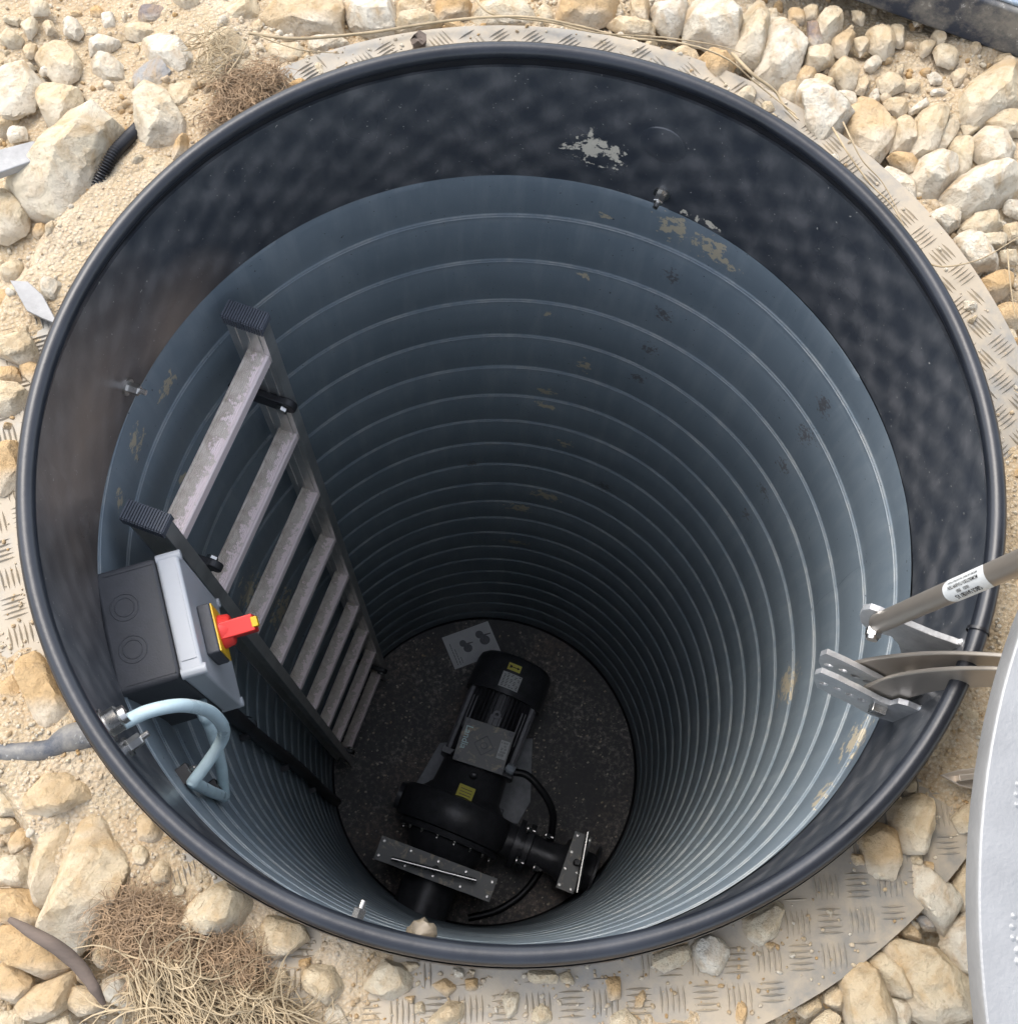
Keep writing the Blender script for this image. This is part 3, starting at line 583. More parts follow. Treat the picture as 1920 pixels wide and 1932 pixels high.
# base plate
bp = [onz(*Z3(x, y), ZF+.014) for x, y in ((690, 785), (1215, 760), (1202, 1120), (1130, 1245), (560, 1245), (538, 1040))]
mb = MB(); mb.prism(bp, (0, 0, -.011)); mb.build('base_plate', M_['baseplate'], pm, bevel=.002)
mb = MB(); mb.box(Q(.30*k_, 0, -.15), (.10, .07, .045), AX3); mb.box(Q(.06, .0, -.15), (.03, .13, .044), AX3); mb.build('foot', M_['castgrey'], pm, bevel=.004)
# motor body with fins
MX0, MX1 = .185*k_, .42*k_; MR = .108
mb = MB(); mb.lathe([(MX0, 0), (MX0, MR-.016), (MX1, MR-.016), (MX1, 0)], PO, E1, 48)
for a in range(44):
    an = 2*PI*a/44; rd = E2*math.cos(an)+E3*math.sin(an); tn = np.cross(E1, rd)
    if abs(math.sin(an)) < .34: continue
    mb.box(PO+E1*(MX0+MX1)/2+rd*(MR-.009), ((MX1-MX0)/2-.004, .0014, .0125), [E1, tn, rd])
mo = mb.build('motor_body', M_['cast'], pm, 30)
for s_ in (-1, 1):
    mb = MB(); mb.box(Q((MX0+MX1)/2, s_*(MR-.012), .035), ((MX1-MX0)/2-.002, .012, .016), AX3); mb.box(Q((MX0+MX1)/2+.02, s_*(MR-.030), .058), (.055, .012, .012), AX3)
    mb.box(Q((MX0+MX1)/2, s_*(MR-.004), -.03), ((MX1-MX0)/2-.004, .010, .05), AX3); mb.build('side_rail', M_['castgrey'], mo, bevel=.004)
# fan cowl
CX0, CX1 = MX1-.015, LEN
mb = MB(); mb.lathe([(CX0, .112), (CX0, .127), (CX0+.05, .127), (CX1-.035, .125), (CX1-.015, .119), (CX1-.004, .105), (CX1, .08), (CX1+.001, 0)], PO, E1, 64); mb.lathe([(CX0, .112), (CX0+.004, .09)], PO, E1, 64)
cw = mb.build('fan_cowl', M_['cast'], pm, 50)
def plate_on_cyl(xc, yc, hx, hy, r, mat, name, parent, n=8):
    mb = MB(); vs = []
    for a in range(n+1):
        an = (yc-hy+2*hy*a/n)/r; rd = E2*math.sin(an)+E3*math.cos(an)
        for l in (-1, 1): vs.append(PO+E1*(xc+l*hx)+rd*r)
    mb.add(vs, [(a*2, a*2+1, a*2+3, a*2+2) for a in range(n)]); return mb.build(name, mat, parent, 60)
xa, ya = q_of(*Z3(1112, 360), .128); lb = plate_on_cyl(xa, ya, .0115, .0215, .1283, M_['ylabel'], 'arrow_label', cw)
mb = MB(); zt = .1292
def up_(x, y, dz=0): an = y/.128; return PO+E1*x+(E2*math.sin(an)+E3*math.cos(an))*(zt+dz)
mb.add([up_(xa-.0012, ya-.012), up_(xa+.0012, ya-.012), up_(xa+.0012, ya+.012), up_(xa-.0012, ya+.012)], [(0, 1, 2, 3)])
mb.add([up_(xa-.0045, ya+.010), up_(xa+.0045, ya+.010), up_(xa, ya+.018)], [(0, 1, 2)]); mb.add([up_(xa-.005, ya-.018), up_(xa, ya-.013), up_(xa+.005, ya-.018), up_(xa+.0035, ya-.008), up_(xa-.0035, ya-.008)], [(0, 1, 4), (1, 2, 3), (1, 3, 4)])
mb.build('arrow_mark', M_['ink'], lb)
xa, ya = q_of(*Z3(1088, 437), .128); wl = plate_on_cyl(xa, ya, .025, .0325, .1283, M_['wlabel'], 'rating_plate', cw)
mb = MB()
for q in range(9):
    for w in range(5):
        if random.random() < .75: x_ = xa+.020-q*.005; y_ = ya-.028+w*.012+random.random()*.003; mb.add([up_(x_, y_), up_(x_+.0017, y_), up_(x_+.0017, y_+.004+random.random()*.005), up_(x_, y_+.006)], [(0, 1, 2, 3)])
mb.build('rating_print', M_['ink'], wl)
# eye bolt between fins, terminal box
xa, ya = q_of(*Z3(1012, 625), .12); mb = MB(); mb.lathe([(0, .013), (.006, .013), (.006, .006), (0, .006)], Q(xa, ya, .112), E3, 20, True); mb.box(Q(xa-.03, ya, .098), (.028, .018, .012), AX3); mb.build('lifting_eye', M_['castgrey'], mo, 40)
TZ = .150; c4 = [onz(*Z3(x, y), ZA+TZ) for x, y in ((835, 640), (1120, 725), (1040, 965), (760, 880))]
tc = sum(c4)/4; tE1 = nv(((c4[0]-c4[3])+(c4[1]-c4[2]))*[1, 1, 0]); tE2 = np.array([tE1[1], -tE1[0], 0]); TH = (np.linalg.norm(c4[0]-c4[3])+np.linalg.norm(c4[1]-c4[2]))/4; TWd = (np.linalg.norm(c4[0]-c4[1])+np.linalg.norm(c4[2]-c4[3]))/4
T3 = [tE1, tE2, E3]
mb = MB(); mb.box(tc-E3*.040, (TH-.002, TWd-.002, .034), T3); tb = mb.build('terminal_box', M_['cast'], pm, bevel=.003)
mb = MB(); mb.box(tc-E3*.003, (TH, TWd, .0035), T3); tl = mb.build('terminal_lid', M_['muddy'], tb, bevel=.0015)
def TQ(u, v, w=.0006): return tc+tE1*u+tE2*v+E3*w
for e in (-1, 1):
    for f in (-1, 1): mb = MB(); mb.lathe([(0, 0), (.0002, .0085), (.002, .0085), (.0025, .005), (.0015, 0)], TQ(e*(TH-.010), f*(TWd-.010), .0), E3, 16); mb.build('lid_screw', M_['castgrey'], tl, 40)
mb = MB(); dd = .031
for q in range(4):
    a0, a1_ = q*PI/2+PI/4+.0, (q+1)*PI/2+PI/4; p0 = np.array([math.cos(a0-PI/4), math.sin(a0-PI/4)])*dd; p1 = np.array([math.cos(a1_-PI/4), math.sin(a1_-PI/4)])*dd
    mb.tube([TQ(p0[0], p0[1], .0014), TQ(p1[0], p1[1], .0014)], .0011, 6)
mb.lathe([(0, .011), (.0014, .0105), (.0014, .009), (0, .0085)], TQ(0, 0, .0004), E3, 24); mb.build('cast_emblem', M_['castgrey'], tl, 50)
lt = onz(*Z3(838, 752), ZA+TZ); u_, v_ = (lt-tc)@tE1, (lt-tc)@tE2
text('Landia', .029, TQ(u_, v_, .0012), -tE1, tE2, M_['teal'], 'maker_lettering', tl, .0003, 1.0)
lw_ = onz(*Z3(1047, 827), ZA+TZ); u_, v_ = (lw_-tc)@tE1, (lw_-tc)@tE2
mb = MB(); mb.box(TQ(u_, v_, .0010), (.0285, .0145, .0005), T3); wl2 = mb.build('serial_label', M_['wlabel'], tl)
mb = MB()
for q in range(6):
    for w in range(5):
        if random.random() < .8: mb.box(TQ(u_+.021-w*.0095, v_-.010+q*.0035, .0018), (.0022+random.random()*.002, .0006, .0002), T3)
mb.build('label_print', M_['ink'], wl2)
gp = onz(*Z3(1083, 932), ZA+.125); mb = MB(); gd = nv(E2*.9-E1*.25)
mb.lathe([(-.012, 0), (-.012, .0125), (-.004, .0125), (-.004, .0165), (.004, .0165), (.004, .0145), (.014, .0145), (.018, .010), (.018, 0)], gp, gd, 12); mb.build('cable_gland', M_['gland'], tb, 25)
cpts = [gp+gd*.016, onz(*Z3(1180, 968), ZA+.12), onz(*Z3(1245, 1030), ZA+.11), onz(*Z3(1300, 1110), ZA+.09), onz(*Z3(1328, 1190), ZA+.06), onz(*Z3(1325, 1270), ZA+.02), onz(*Z3(1312, 1340), ZA-.06), onz(*Z3(1270, 1480), ZA-.17), onz(*Z3(1200, 1590), ZF+.014), onz(*Z3(1120, 1670), ZF+.012), onz(*Z3(1000, 1740), ZF+.012), onz(*Z3(850, 1778), ZF+.012)]
mb = MB(); mb.tube(spline(cpts, 8), .0115, 12); mb.build('power_cable', M_['blackrub'], pm, 60)
# motor flange, lantern, volute, suction cover
mb = MB(); mb.lathe([(MX0+.002, 0), (MX0+.002, .118), (MX0-.012, .122), (MX0-.016, .120), (MX0-.018, .105), (.085, .112), (.06, .135), (.045, .150), (.045, 0)], PO, E1, 56)
for s_ in (-1, 1): mb.box(Q(MX0-.006, s_*.095, .07), (.009, .022, .016), AX3)
ln_ = mb.build('bearing_bracket', M_['cast'], pm, 40)
xa, ya = q_of(*Z3(880, 965), .12); mb = MB(); mb.lathe([(-.006, .014), (.006, .014), (.006, .007), (-.006, .007)], Q(xa, ya, .118), E3*.9+E1*.4, 18, True); mb.tube([Q(xa, ya, .09), Q(xa, ya, .112)], .008, 8); mb.build('lifting_eye', M_['cast'], ln_, 40)
xa, ya = q_of(*Z3(835, 1065), .13); mb = MB(); mb.box(Q(xa, ya, .132), (.020, .026, .0008), [E1*.97-E3*.24, E2, nv(E3*.97+E1*.24)]); yl = mb.build('warning_label', M_['ylabel'], ln_)
mb = MB()
for q in range(3): mb.box(Q(xa-.010+q*.009, ya, .1332+(-.010+q*.009)*-.24), (.0010, .018, .0005), [E1*.97-E3*.24, E2, nv(E3*.97+E1*.24)])
mb.build('label_print', M_['root'], yl)
vs = []; mb = MB(); NS = 72; vp = [(-.052, .10), (-.056, .135), (-.050, 1), (-.030, 1.06), (0, 1.08), (.030, 1.06), (.050, 1), (.056, .135), (.052, .10)]
for q in range(NS):                                           # scroll: radius grows towards the outlet
    a = 2*PI*q/NS; r_ = .150+.038*((a/(2*PI)+.25) % 1.0); rd = E2*math.cos(a)+E3*math.sin(a)
    for (h, w) in vp: vs.append(PO+E1*h+rd*(w if w < .5 else r_*w))
m = len(vp); mb.add(vs, [(q*m+a, q*m+a+1, ((q+1) % NS)*m+a+1, ((q+1) % NS)*m+a) for q in range(NS) for a in range(m-1)])
vo_ = mb.build('volute', M_['cast'], pm, 50)
xs, ys = q_of(*Z3(445, 1090), .05); mb = MB(); mb.tube([Q(0, ys+.10, .03), Q(0, ys+.012, .03)], .034, 24); mb.lathe([(0, 0), (0, .042), (.014, .042), (.014, 0)], Q(0, ys+.014, .03), -E2, 28); mb.build('inspection_cover', M_['cast'], vo_, 40)
mb = MB(); mb.lathe([(-.054, .0), (-.054, .158), (-.066, .162), (-.072, .160), (-.074, .128), (-.10, .120), (-.125, .105), (-.130, .085)], PO, E1, 64); sv = mb.build('suction_cover', M_['cast'], pm, 35)
for a in np.linspace(.25, PI-.25, 8): mb = MB(); hexbolt(mb, PO-E1*.072+(E2*math.cos(a)+E3*math.sin(a))*.146, -E1, .0042, .010); mb.build('cover_bolt', M_['bolt'], sv, 30)
mb = MB(); mb.lathe([(-.12, .085), (-.36, .085), (-.36, 0)], PO, E1, 48); mb.lathe([(-.155, .0), (-.155, .125), (-.14, .125), (-.14, 0)], PO, E1, 48); mb.build('suction_pipe', M_['cast'], pm, 40)
# discharge
yw = .62
for q in range(60):
    if np.hypot(*(Q(0, yw, 0)[:2])) > .49: yw -= .01
mb = MB(); mb.lathe([(.12, .060), (.195, .052), (.195, .078), (.212, .078), (.212, .056), (.228, .056), (.228, .076), (.246, .076), (.250, .05), (.300, .047), (.34, .050), (.36, .062), (.375, .075)], PO-E3*.02, E2, 48); mb.lathe([(.40, .078), (.42, .062), (yw, .060), (yw, .09), (yw+.008, .09)], PO-E3*.02, E2, 40)
dc = mb.build('discharge_pipe', M_['cast'], pm, 35)
for (x, y, z) in ((1185, 1270, .05), (1285, 1305, .05), (1118, 1450, .04), (1218, 1490, .03)):
    c_ = onz(*Z3(x, y), ZA+z); mb = MB(); hexbolt(mb, c_, E2, .0085, .024); mb.build('flange_bolt', M_['bolt'], dc, 30)
# two gate valves with muddy top plates and lifting bars
def valve(px4, zt, bar, name, label, knob, screws):
    c4 = [onz(*Z3(x, y), ZA+zt) for x, y in px4]; c = sum(c4)/4; v = thing(name, label, 'gate valve', (c[0], c[1], ZF))
    a = nv((c4[1]-c4[0])*[1, 1, 0]); b_ = np.array([-a[1], a[0], 0]); ha = (np.linalg.norm(c4[1]-c4[0])+np.linalg.norm(c4[2]-c4[3]))/4; hb = (np.linalg.norm(c4[0]-c4[3])+np.linalg.norm(c4[1]-c4[2]))/4
    mb = MB(); mb.box(c-UP*.004, (ha, hb, .004), [a, b_, UP]); tp = mb.build('top_plate', M_['muddy'], v, bevel=.001)
    zb = ZF+.02; mb = MB(); mb.box((c[0], c[1], (c[2]-.008+zb)/2), (ha*.93, hb*.72, (c[2]-.008-zb)/2), [a, b_, UP]); mb.build('valve_body', M_['cast'], v, bevel=.004)
    for s in screws:
        p = onz(*Z3(*s), c[2]+.002); mb = MB(); mb.lathe([(-.004, 0), (-.004, .0055), (.002, .005), (.0025, .003), (.001, .0025), (.001, 0)], (p[0], p[1], c[2]+.001), UP, 12); mb.build('screw', M_['bolt'], tp, 40)
    p0, p1 = [onz(*Z3(*s), c[2]+.045) for s in bar]; mb = MB(); mb.tube([p0, p1], .0062, 14); hb_ = mb.build('lifting_bar', M_['bolt'], v, 40)
    mb = MB(); m_ = onz(*Z3(*knob), c[2]+.03); mb.tube([(m_[0], m_[1], c[2]), (m_[0], m_[1], c[2]+.044)], .008, 12); mb.lathe([(0, .011), (.010, .011), (.012, .006)], (m_[0], m_[1], c[2]+.002), UP, 16); mb.build('spindle', M_['blackrub'], v, 40)
    return v
valve([(365, 1310), (1015, 1555), (970, 1690), (310, 1440)], .175, ((415, 1440), (895, 1565)), 'gate_valve', 'slide gate valve with long muddy top plate and steel bar, before the pump', (662, 1500),
      [(373, 1340), (340, 1422), (525, 1397), (490, 1482), (680, 1457), (648, 1540), (836, 1516), (803, 1600), (985, 1574), (955, 1657)])
valve([(1345, 1600), (1455, 1285), (1555, 1320), (1440, 1645)], .165, ((1527, 1290), (1465, 1632)), 'gate_valve', 'slide gate valve with the short narrow top plate, beside the right wall of the floor', (1466, 1462),
      [(1470, 1311), (1536, 1337), (1436, 1404), (1400, 1497), (1466, 1523), (1366, 1590), (1431, 1617)])
# leaflet
lf = thing('leaflet', 'white printed leaflet with two pump pictures on the dirty floor behind the motor', 'leaflet', tuple(onz(*Z3(867, 232), ZF+.004)))
c4 = [onz(*Z3(x, y), ZF+.005) for x, y in ((700, 190), (960, 95), (1050, 300), (775, 370))]; c4[2] = c4[1]+c4[3]-c4[0]
mb = MB(); mb.prism(c4, (0, 0, -.0015)); sh = mb.build('sheet', M_['paper'], lf)
e1, e2 = (c4[1]-c4[0]), (c4[3]-c4[0])
def LQ(u, v, w=.0006): return c4[0]+e1*u+e2*v+UP*w
def disc(mb, u, v, ru, rv, n=20, w=.0006): mb.add([LQ(u+ru*math.cos(2*PI*q/n), v+rv*math.sin(2*PI*q/n), w) for q in range(n)], [tuple(range(n))])
for (u, v, s_) in ((.38, .45, 1.0), (.76, .38, 1.15)):
    mb = MB(); disc(mb, u-.03, v-.08*s_, .07*s_, .10*s_); disc(mb, u+.03, v+.10*s_, .09*s_, .12*s_, w=.0007); mb.add([LQ(u+.03, v-.06), LQ(u+.17*s_, v-.03), LQ(u+.17*s_, v-.005), LQ(u+.03, v)], [(0, 1, 2, 3)]); mb.build('printed_picture', M_['castgrey'], sh)
mb = MB()
for q, (v0, v1) in enumerate(((.25, .92), (.45, .93), (.72, .9))): 
    u = .09+q*.055; w = v0
    while w < v1: l_ = .03+random.random()*.07; mb.add([LQ(u, w), LQ(u+.010, w), LQ(u+.010, min(w+l_, v1)), LQ(u, min(w+l_, v1))], [(0, 1, 2, 3)]); w += l_+.015
mb.build('printed_lines', M_['ink'], sh)
#@@STONES
# ================================================================== STONES
def ico(n):
    b = bmesh.new(); bmesh.ops.create_icosphere(b, subdivisions=n, radius=1.0); b.verts.ensure_lookup_table()
    v = np.array([x.co[:] for x in b.verts]); f = np.array([[q.index for q in x.verts] for x in b.faces]); b.free(); return v/np.linalg.norm(v, axis=1)[:, None], f
IC = {n: ico(n) for n in (1, 2, 3, 4, 5)}
def hull2(P):
    P = sorted(map(tuple, P)); 
    def half(P):
        o = []
        for p in P:
            while len(o) > 1 and (o[-1][0]-o[-2][0])*(p[1]-o[-2][1])-(o[-1][1]-o[-2][1])*(p[0]-o[-2][0]) <= 0: o.pop()
            o.append(p)
        return o[:-1]
    return np.array(half(P)+half(P[::-1]))
def rockshape(poly, hgt, seed, lvl):
    """poly: convex outline (local xy, centred); a faceted boulder bounded by planes through the outline and on top"""
    r = np.random.default_rng(seed); D, F = IC[lvl]; H = hull2(poly); n = len(H); N = []; h = []
    size = math.sqrt(abs(sum(H[i][0]*H[(i+1) % n][1]-H[(i+1) % n][0]*H[i][1] for i in range(n)))/2)
    for i in range(n):
        a, b_ = H[i], H[(i+1) % n]; e = b_-a
        if np.linalg.norm(e) < size*.34 and i % 2: continue
        nn = np.array([e[1], -e[0]])/np.linalg.norm(e); ph_ = r.uniform(-.05, .55); nv_ = np.array([nn[0]*math.cos(ph_), nn[1]*math.cos(ph_), math.sin(ph_)])
        N.append(nv_); h.append(max((nn@a)*math.cos(ph_), .05*size))
    tz = r.uniform(.05, .42); ta = r.uniform(0, 2*PI)
    N.append(np.array([math.cos(ta)*math.sin(tz), math.sin(ta)*math.sin(tz), math.cos(tz)])); h.append(hgt*.62)
    for q in range(7):
        ta = r.uniform(0, 2*PI); tz = r.uniform(.5, 1.1); d = np.array([math.cos(ta)*math.sin(tz), math.sin(ta)*math.sin(tz), math.cos(tz)])
        reach = max(H@d[:2])*.80 + hgt*.62*d[2]*.62
        N.append(d); h.append(reach*r.uniform(.80, 1.02))
    N.append(np.array([0, 0, -1.])); h.append(hgt*.5)
    N = np.array(N); h = np.array(h); dn = np.clip(D@N.T, 0, None)/h; p = 220; mx = dn.max(1)
    rad = ((dn/mx[:, None])**p).sum(1)**(-1/p)/mx; V = D*rad[:, None]
    off = r.uniform(0, 40)
    if lvl >= 2:
        Pn = V/size
        n1 = vn(Pn, 1.7, off); n2 = vn(Pn, 4.5, off+9); n3 = vn(Pn, 11, off+21)
        dsp = .030*n1 + .022*n2*np.abs(n2)*2 + (.010*n3 if lvl > 2 else 0)
        if lvl > 3: dsp += .010*vn(Pn, 26, off+5) - .02*np.clip(np.abs(vn(Pn, 2.3, off+33))*-1+.08, 0, 1)*4
        V = V + D*(dsp*size)[:, None]
    if lvl >= 2:                                    # broken faces: slice off many shallow chips
        for q in range({2: 3, 3: 4, 4: 6, 5: 8}[lvl]):
            d = r.normal(size=3); d[2] = abs(d[2])*.8; d /= np.linalg.norm(d); pr = V@d; hs = pr.max()*r.uniform(.80, .95)
            m = pr > hs; V[m] *= (hs/pr[m])[:, None]
        if lvl > 3: V = V + D*(.005*vn(V/size, 22, off+3)+.004*vn(V/size, 45, off+8))[:, None]*size
    return V, F, size
ROCKS = []                                         # kept for labels and overlap tests
def make_rock(name, cx, cy, cz, poly, hgt, seed, lvl, tint, mat, sink=.5):
    V, F, size = rockshape(poly, hgt, seed, lvl)
    me = bpy.data.meshes.new(name); me.from_pydata(V.tolist(), [], F.tolist()); me.shade_smooth()
    me.set_sharp_from_angle(angle=math.radians(24))
    a = me.attributes.new('tint', 'FLOAT', 'POINT'); a.data.foreach_set('value', np.full(len(V), tint, np.float32))
    me.materials.append(M_[mat]); o = bpy.data.objects.new(name, me); COL.objects.link(o); o.location = (cx, cy, cz)
    return o, size
T = {}
T['A'] = (0, 0, 1/3, [
 ('c', .7, '70,1060 280,860 480,640 600,590 670,740 560,930 540,1050 450,1150 370,1240 250,1200 100,1150'), ('c', .9, '790,520 850,470 930,520 1000,690 1070,740 1080,800 850,860 780,760'),
 ('c', .8, '1190,190 1280,140 1390,260 1370,310 1270,420 1190,350'), ('w', .7, '810,230 960,190 1100,330 1080,400 980,430 860,330'), ('g', .5, '740,390 880,310 980,430 930,490 790,510 735,440'),
 ('c', .5, '1290,390 1440,270 1500,330 1430,440 1320,430'), ('c', .6, '930,470 1110,430 1120,560 1060,620 960,600'), ('w', .7, '520,310 600,290 690,350 690,420 600,420 530,370'), ('w', .6, '480,230 550,180 660,200 650,250 500,270'),
 ('w', .8, '350,90 420,80 455,150 420,190 360,160'), ('w', .35, '0,310 130,320 230,470 160,590 40,630 0,600'), ('c', .55, '180,530 270,460 400,470 470,520 440,600 340,690 250,650'), ('c', .35, '180,290 330,200 400,230 450,330 420,450 310,450'),
 ('c', .6, '580,980 640,930 750,925 770,980 700,1040 610,1040'), ('c', .6, '-90,1080 0,1060 80,1120 130,1200 110,1290 0,1340 -90,1300'), ('c', .5, '780,1030 850,990 880,1020 800,1090'), ('w', .5, '510,1150 640,1110 650,1140 560,1180'),
 ('c', .5, '1480,230 1700,240 1740,290 1600,350 1520,310'), ('w', .5, '1740,220 1900,180 1920,250 1780,290'), ('o', .6, '1620,450 1720,410 1730,470 1640,500'), ('c', .6, '1250,40 1440,-30 1440,60 1320,110 1260,90'),
 ('b', .45, '1480,110 1560,10 1700,-60 1900,-40 1940,60 1920,170 1750,170'), ('p', .5, '780,30 930,10 940,90 780,100'), ('c', .6, '700,120 870,110 870,170 780,200 700,170'), ('w', .7, '1050,60 1100,50 1160,150 1080,180'), ('c', .6, '1100,30 1190,40 1220,120 1110,80'),
 ('c', .5, '260,730 360,730 360,790 280,800'), ('w', .7, '210,1590 270,1560 330,1580 290,1680 220,1660'), ('o', .6, '-40,1620 90,1640 80,1750 0,1810'), ('c', .6, '100,100 190,70 190,150 150,190'), ('c', .6, '710,500 760,490 780,560 740,580'),
 ('c', .35, '800,900 860,860 990,870 1000,920 880,990 830,960'), ('w', .5, '210,340 310,350 310,390 220,390'), ('c', .5, '0,60 100,70 90,110 0,80'), ('c', .6, '220,90 270,80 300,150 250,160'),
 ('b', .5, '120,240 200,210 170,300 130,290'), ('c', .5, '150,-40 250,-30 260,40 170,50'), ('w', .5, '560,40 620,30 640,110 580,120'), ('c', .5, '960,170 1040,160 1050,230 980,240'), ('w', .5, '20,700 120,690 130,760 40,770'), ('c', .4, '380,700 420,700 410,740 380,750')])
T['B'] = (560, 0, .4375, [
 ('w', .6, '190,10 400,-30 425,120 340,145 230,90'), ('b', .6, '430,-30 540,-30 560,50 430,60'), ('c', .7, '430,70 600,40 625,80 500,125 430,120'), ('o', .7, '590,-20 750,-20 740,60 620,70'), ('c', .6, '745,20 900,-20 1020,40 1020,105 800,100'),
 ('c', .7, '1030,30 1080,-10 1110,60 1060,100'), ('o', .6, '1120,-30 1370,-30 1360,50 1240,95 1130,60'), ('c', .6, '1330,80 1430,60 1540,90 1550,135 1400,130'), ('b', .7, '1440,-20 1520,-20 1510,70 1450,50'), ('w', .8, '1540,20 1680,-10 1670,90 1610,145 1560,90'),
 ('w', .6, '1670,70 1740,0 1880,0 1910,50 1890,200 1800,215 1690,150'), ('o', .9, '1745,240 1810,215 1890,270 1870,310 1800,370 1750,310'), ('o', .5, '610,100 700,70 770,95 700,115'), ('w', .6, '45,150 200,145 220,180 60,225'),
 ('c', .6, '1610,200 1700,195 1760,240 1700,260 1620,230'), ('w', .6, '-10,190 40,195 30,250 -20,250')])
T['C'] = (1280, 0, 1/3, [
 ('c', .8, '340,250 430,20 480,0 510,110 470,340 350,310'), ('w', .5, '510,130 560,100 720,170 720,240 660,320 670,420 560,470 470,400 500,230'), ('c', .8, '510,20 560,20 565,90 520,110'), ('c', .8, '800,80 860,30 930,50 930,120 840,220 790,190'),
 ('p', .8, '740,100 790,90 820,230 780,270 735,240'), ('c', .7, '735,260 860,240 890,340 790,370 735,340'), ('c', .8, '870,400 900,340 970,320 1020,390 1000,480 950,490'), ('o', .7, '880,200 970,140 1010,160 950,290 900,270'), ('c', .7, '1080,140 1200,140 1235,270 1170,310 1110,260'),
 ('c', .8, '1000,200 1050,180 1090,230 1040,280'), ('w', .8, '1080,320 1130,280 1160,330 1110,385 1070,370'), ('c', .6, '1215,110 1290,120 1280,240 1220,210'), ('o', .7, '670,410 720,345 780,370 770,430 700,465'), ('c', .6, '770,400 810,390 890,460 870,500 780,470'),
 ('c', .6, '565,470 620,430 690,470 670,560 600,560'), ('w', .75, '670,560 690,470 800,480 960,580 970,650 870,740 820,800 740,780 720,660'), ('w', .6, '870,510 950,485 1030,520 1010,580 960,570'), ('o', .3, '980,600 1060,500 1090,560 1140,540 1220,700 1210,830 1110,920 1060,860 960,760'),
 ('c', .7, '1220,660 1290,635 1360,690 1340,790 1240,830'), ('c', .8, '1350,700 1400,610 1540,600 1450,850 1350,850'), ('c', .6, '1460,780 1550,640 1610,690 1540,800 1490,850'), ('c', .45, '1610,560 1650,470 1830,340 1960,340 1960,570 1760,640 1680,690 1600,650'),
 ('c', .8, '1550,800 1600,730 1670,810 1650,950 1590,1000 1555,930'), ('w', .8, '1680,780 1750,710 1850,740 1900,840 1850,930 1750,910'), ('c', .6, '1740,680 1830,620 1950,610 1950,740 1860,730'), ('w', .9, '1330,1000 1420,850 1540,870 1560,1000 1470,1070 1370,1070'),
 ('w', .5, '1150,970 1210,915 1310,980 1365,1090 1350,1160 1280,1110'), ('o', .7, '1190,870 1260,830 1370,900 1330,970 1250,910'), ('w', .8, '1520,1080 1680,960 1900,930 1950,1030 1800,1120 1640,1200 1560,1160'), ('w', .7, '1390,1220 1530,1150 1610,1170 1600,1250 1500,1310 1440,1270'),
 ('c', .6, '1600,1290 1700,1180 1830,1170 1830,1260 1700,1320'), ('w', .8, '1550,1350 1650,1310 1820,1430 1800,1480 1680,1500 1600,1420'), ('c', .6, '1680,1310 1880,1300 1870,1370 1720,1370'), ('o', .8, '1690,1600 1800,1530 1900,1540 1880,1640 1750,1690'), ('o', .7, '1800,1780 1860,1700 1940,1740 1940,1820 1850,1830'),
 ('c', .5, '1620,680 1740,680 1650,745'), ('c', .8, '345,500 400,465 450,490 430,540 360,540'), ('c', .7, '480,560 530,545 555,590 500,610'), ('c', .7, '490,620 560,620 570,680 520,650'), ('w', .7, '870,850 920,850 910,925 870,920'), ('c', .7, '1290,430 1350,410 1385,440 1350,490 1300,470'),
 ('w', .8, '1100,500 1130,465 1150,530 1110,550'), ('c', .7, '1000,440 1100,400 1060,500 1010,490'), ('c', .7, '1145,400 1250,400 1300,470 1200,510 1150,460'), ('w', .6, '1310,600 1420,520 1440,570 1330,620'), ('c', .8, '1430,570 1505,550 1500,610 1430,600'),
 ('c', .6, '1460,250 1520,220 1600,300 1560,350 1480,330'), ('c', .6, '1380,210 1480,200 1440,260 1390,290'), ('c', .7, '1180,540 1260,530 1310,570 1270,640 1200,600'), ('c', .7, '1560,390 1620,350 1660,400 1590,460'), ('w', .7, '1430,390 1500,400 1500,450 1450,440'),
 ('o', .7, '620,110 680,90 690,130 640,140'), ('o', .7, '640,20 720,40 720,110 640,90'), ('w', .7, '1860,1120 1950,1110 1950,1210 1870,1180'), ('c', .5, '1340,1370 1390,1380 1395,1430 1360,1440'), ('c', .7, '1850,1250 1940,1240 1940,1330 1890,1330'), ('c', .7, '1840,1400 1940,1390 1930,1470 1850,1450'),
 ('w', .8, '1420,1510 1470,1500 1480,1540 1430,1545'), ('c', .7, '950,150 990,110 1000,140 960,165'), ('c', .6, '1260,340 1290,340 1280,390 1250,390'), ('c', .7, '730,10 800,0 790,80 740,70'), ('c', .7, '1000,20 1070,60 1050,110 1010,90'), ('c', .6, '1340,50 1400,90 1360,120'), ('w', .6, '1640,1680 1700,1690 1690,1720 1640,1730')])
T['D'] = (1560, 560, .2795, [('o', .8, '1140,100 1200,20 1310,40 1310,170 1200,180'), ('c', .7, '1210,200 1280,190 1310,290 1240,290'), ('w', .6, '1000,400 1060,440 1080,570 1020,520'), ('w', .5, '1130,850 1200,880 1170,910 1140,900'), ('w', .7, '1200,1330 1250,1320 1270,1370 1220,1400'), ('c', .7, '1200,1420 1240,1410 1250,1450 1210,1460'), ('c', .7, '970,130 1040,90 1010,150'), ('c', .7, '1220,360 1300,340 1300,420 1240,410'), ('w', .6, '960,20 1040,10 1020,60 970,60')])
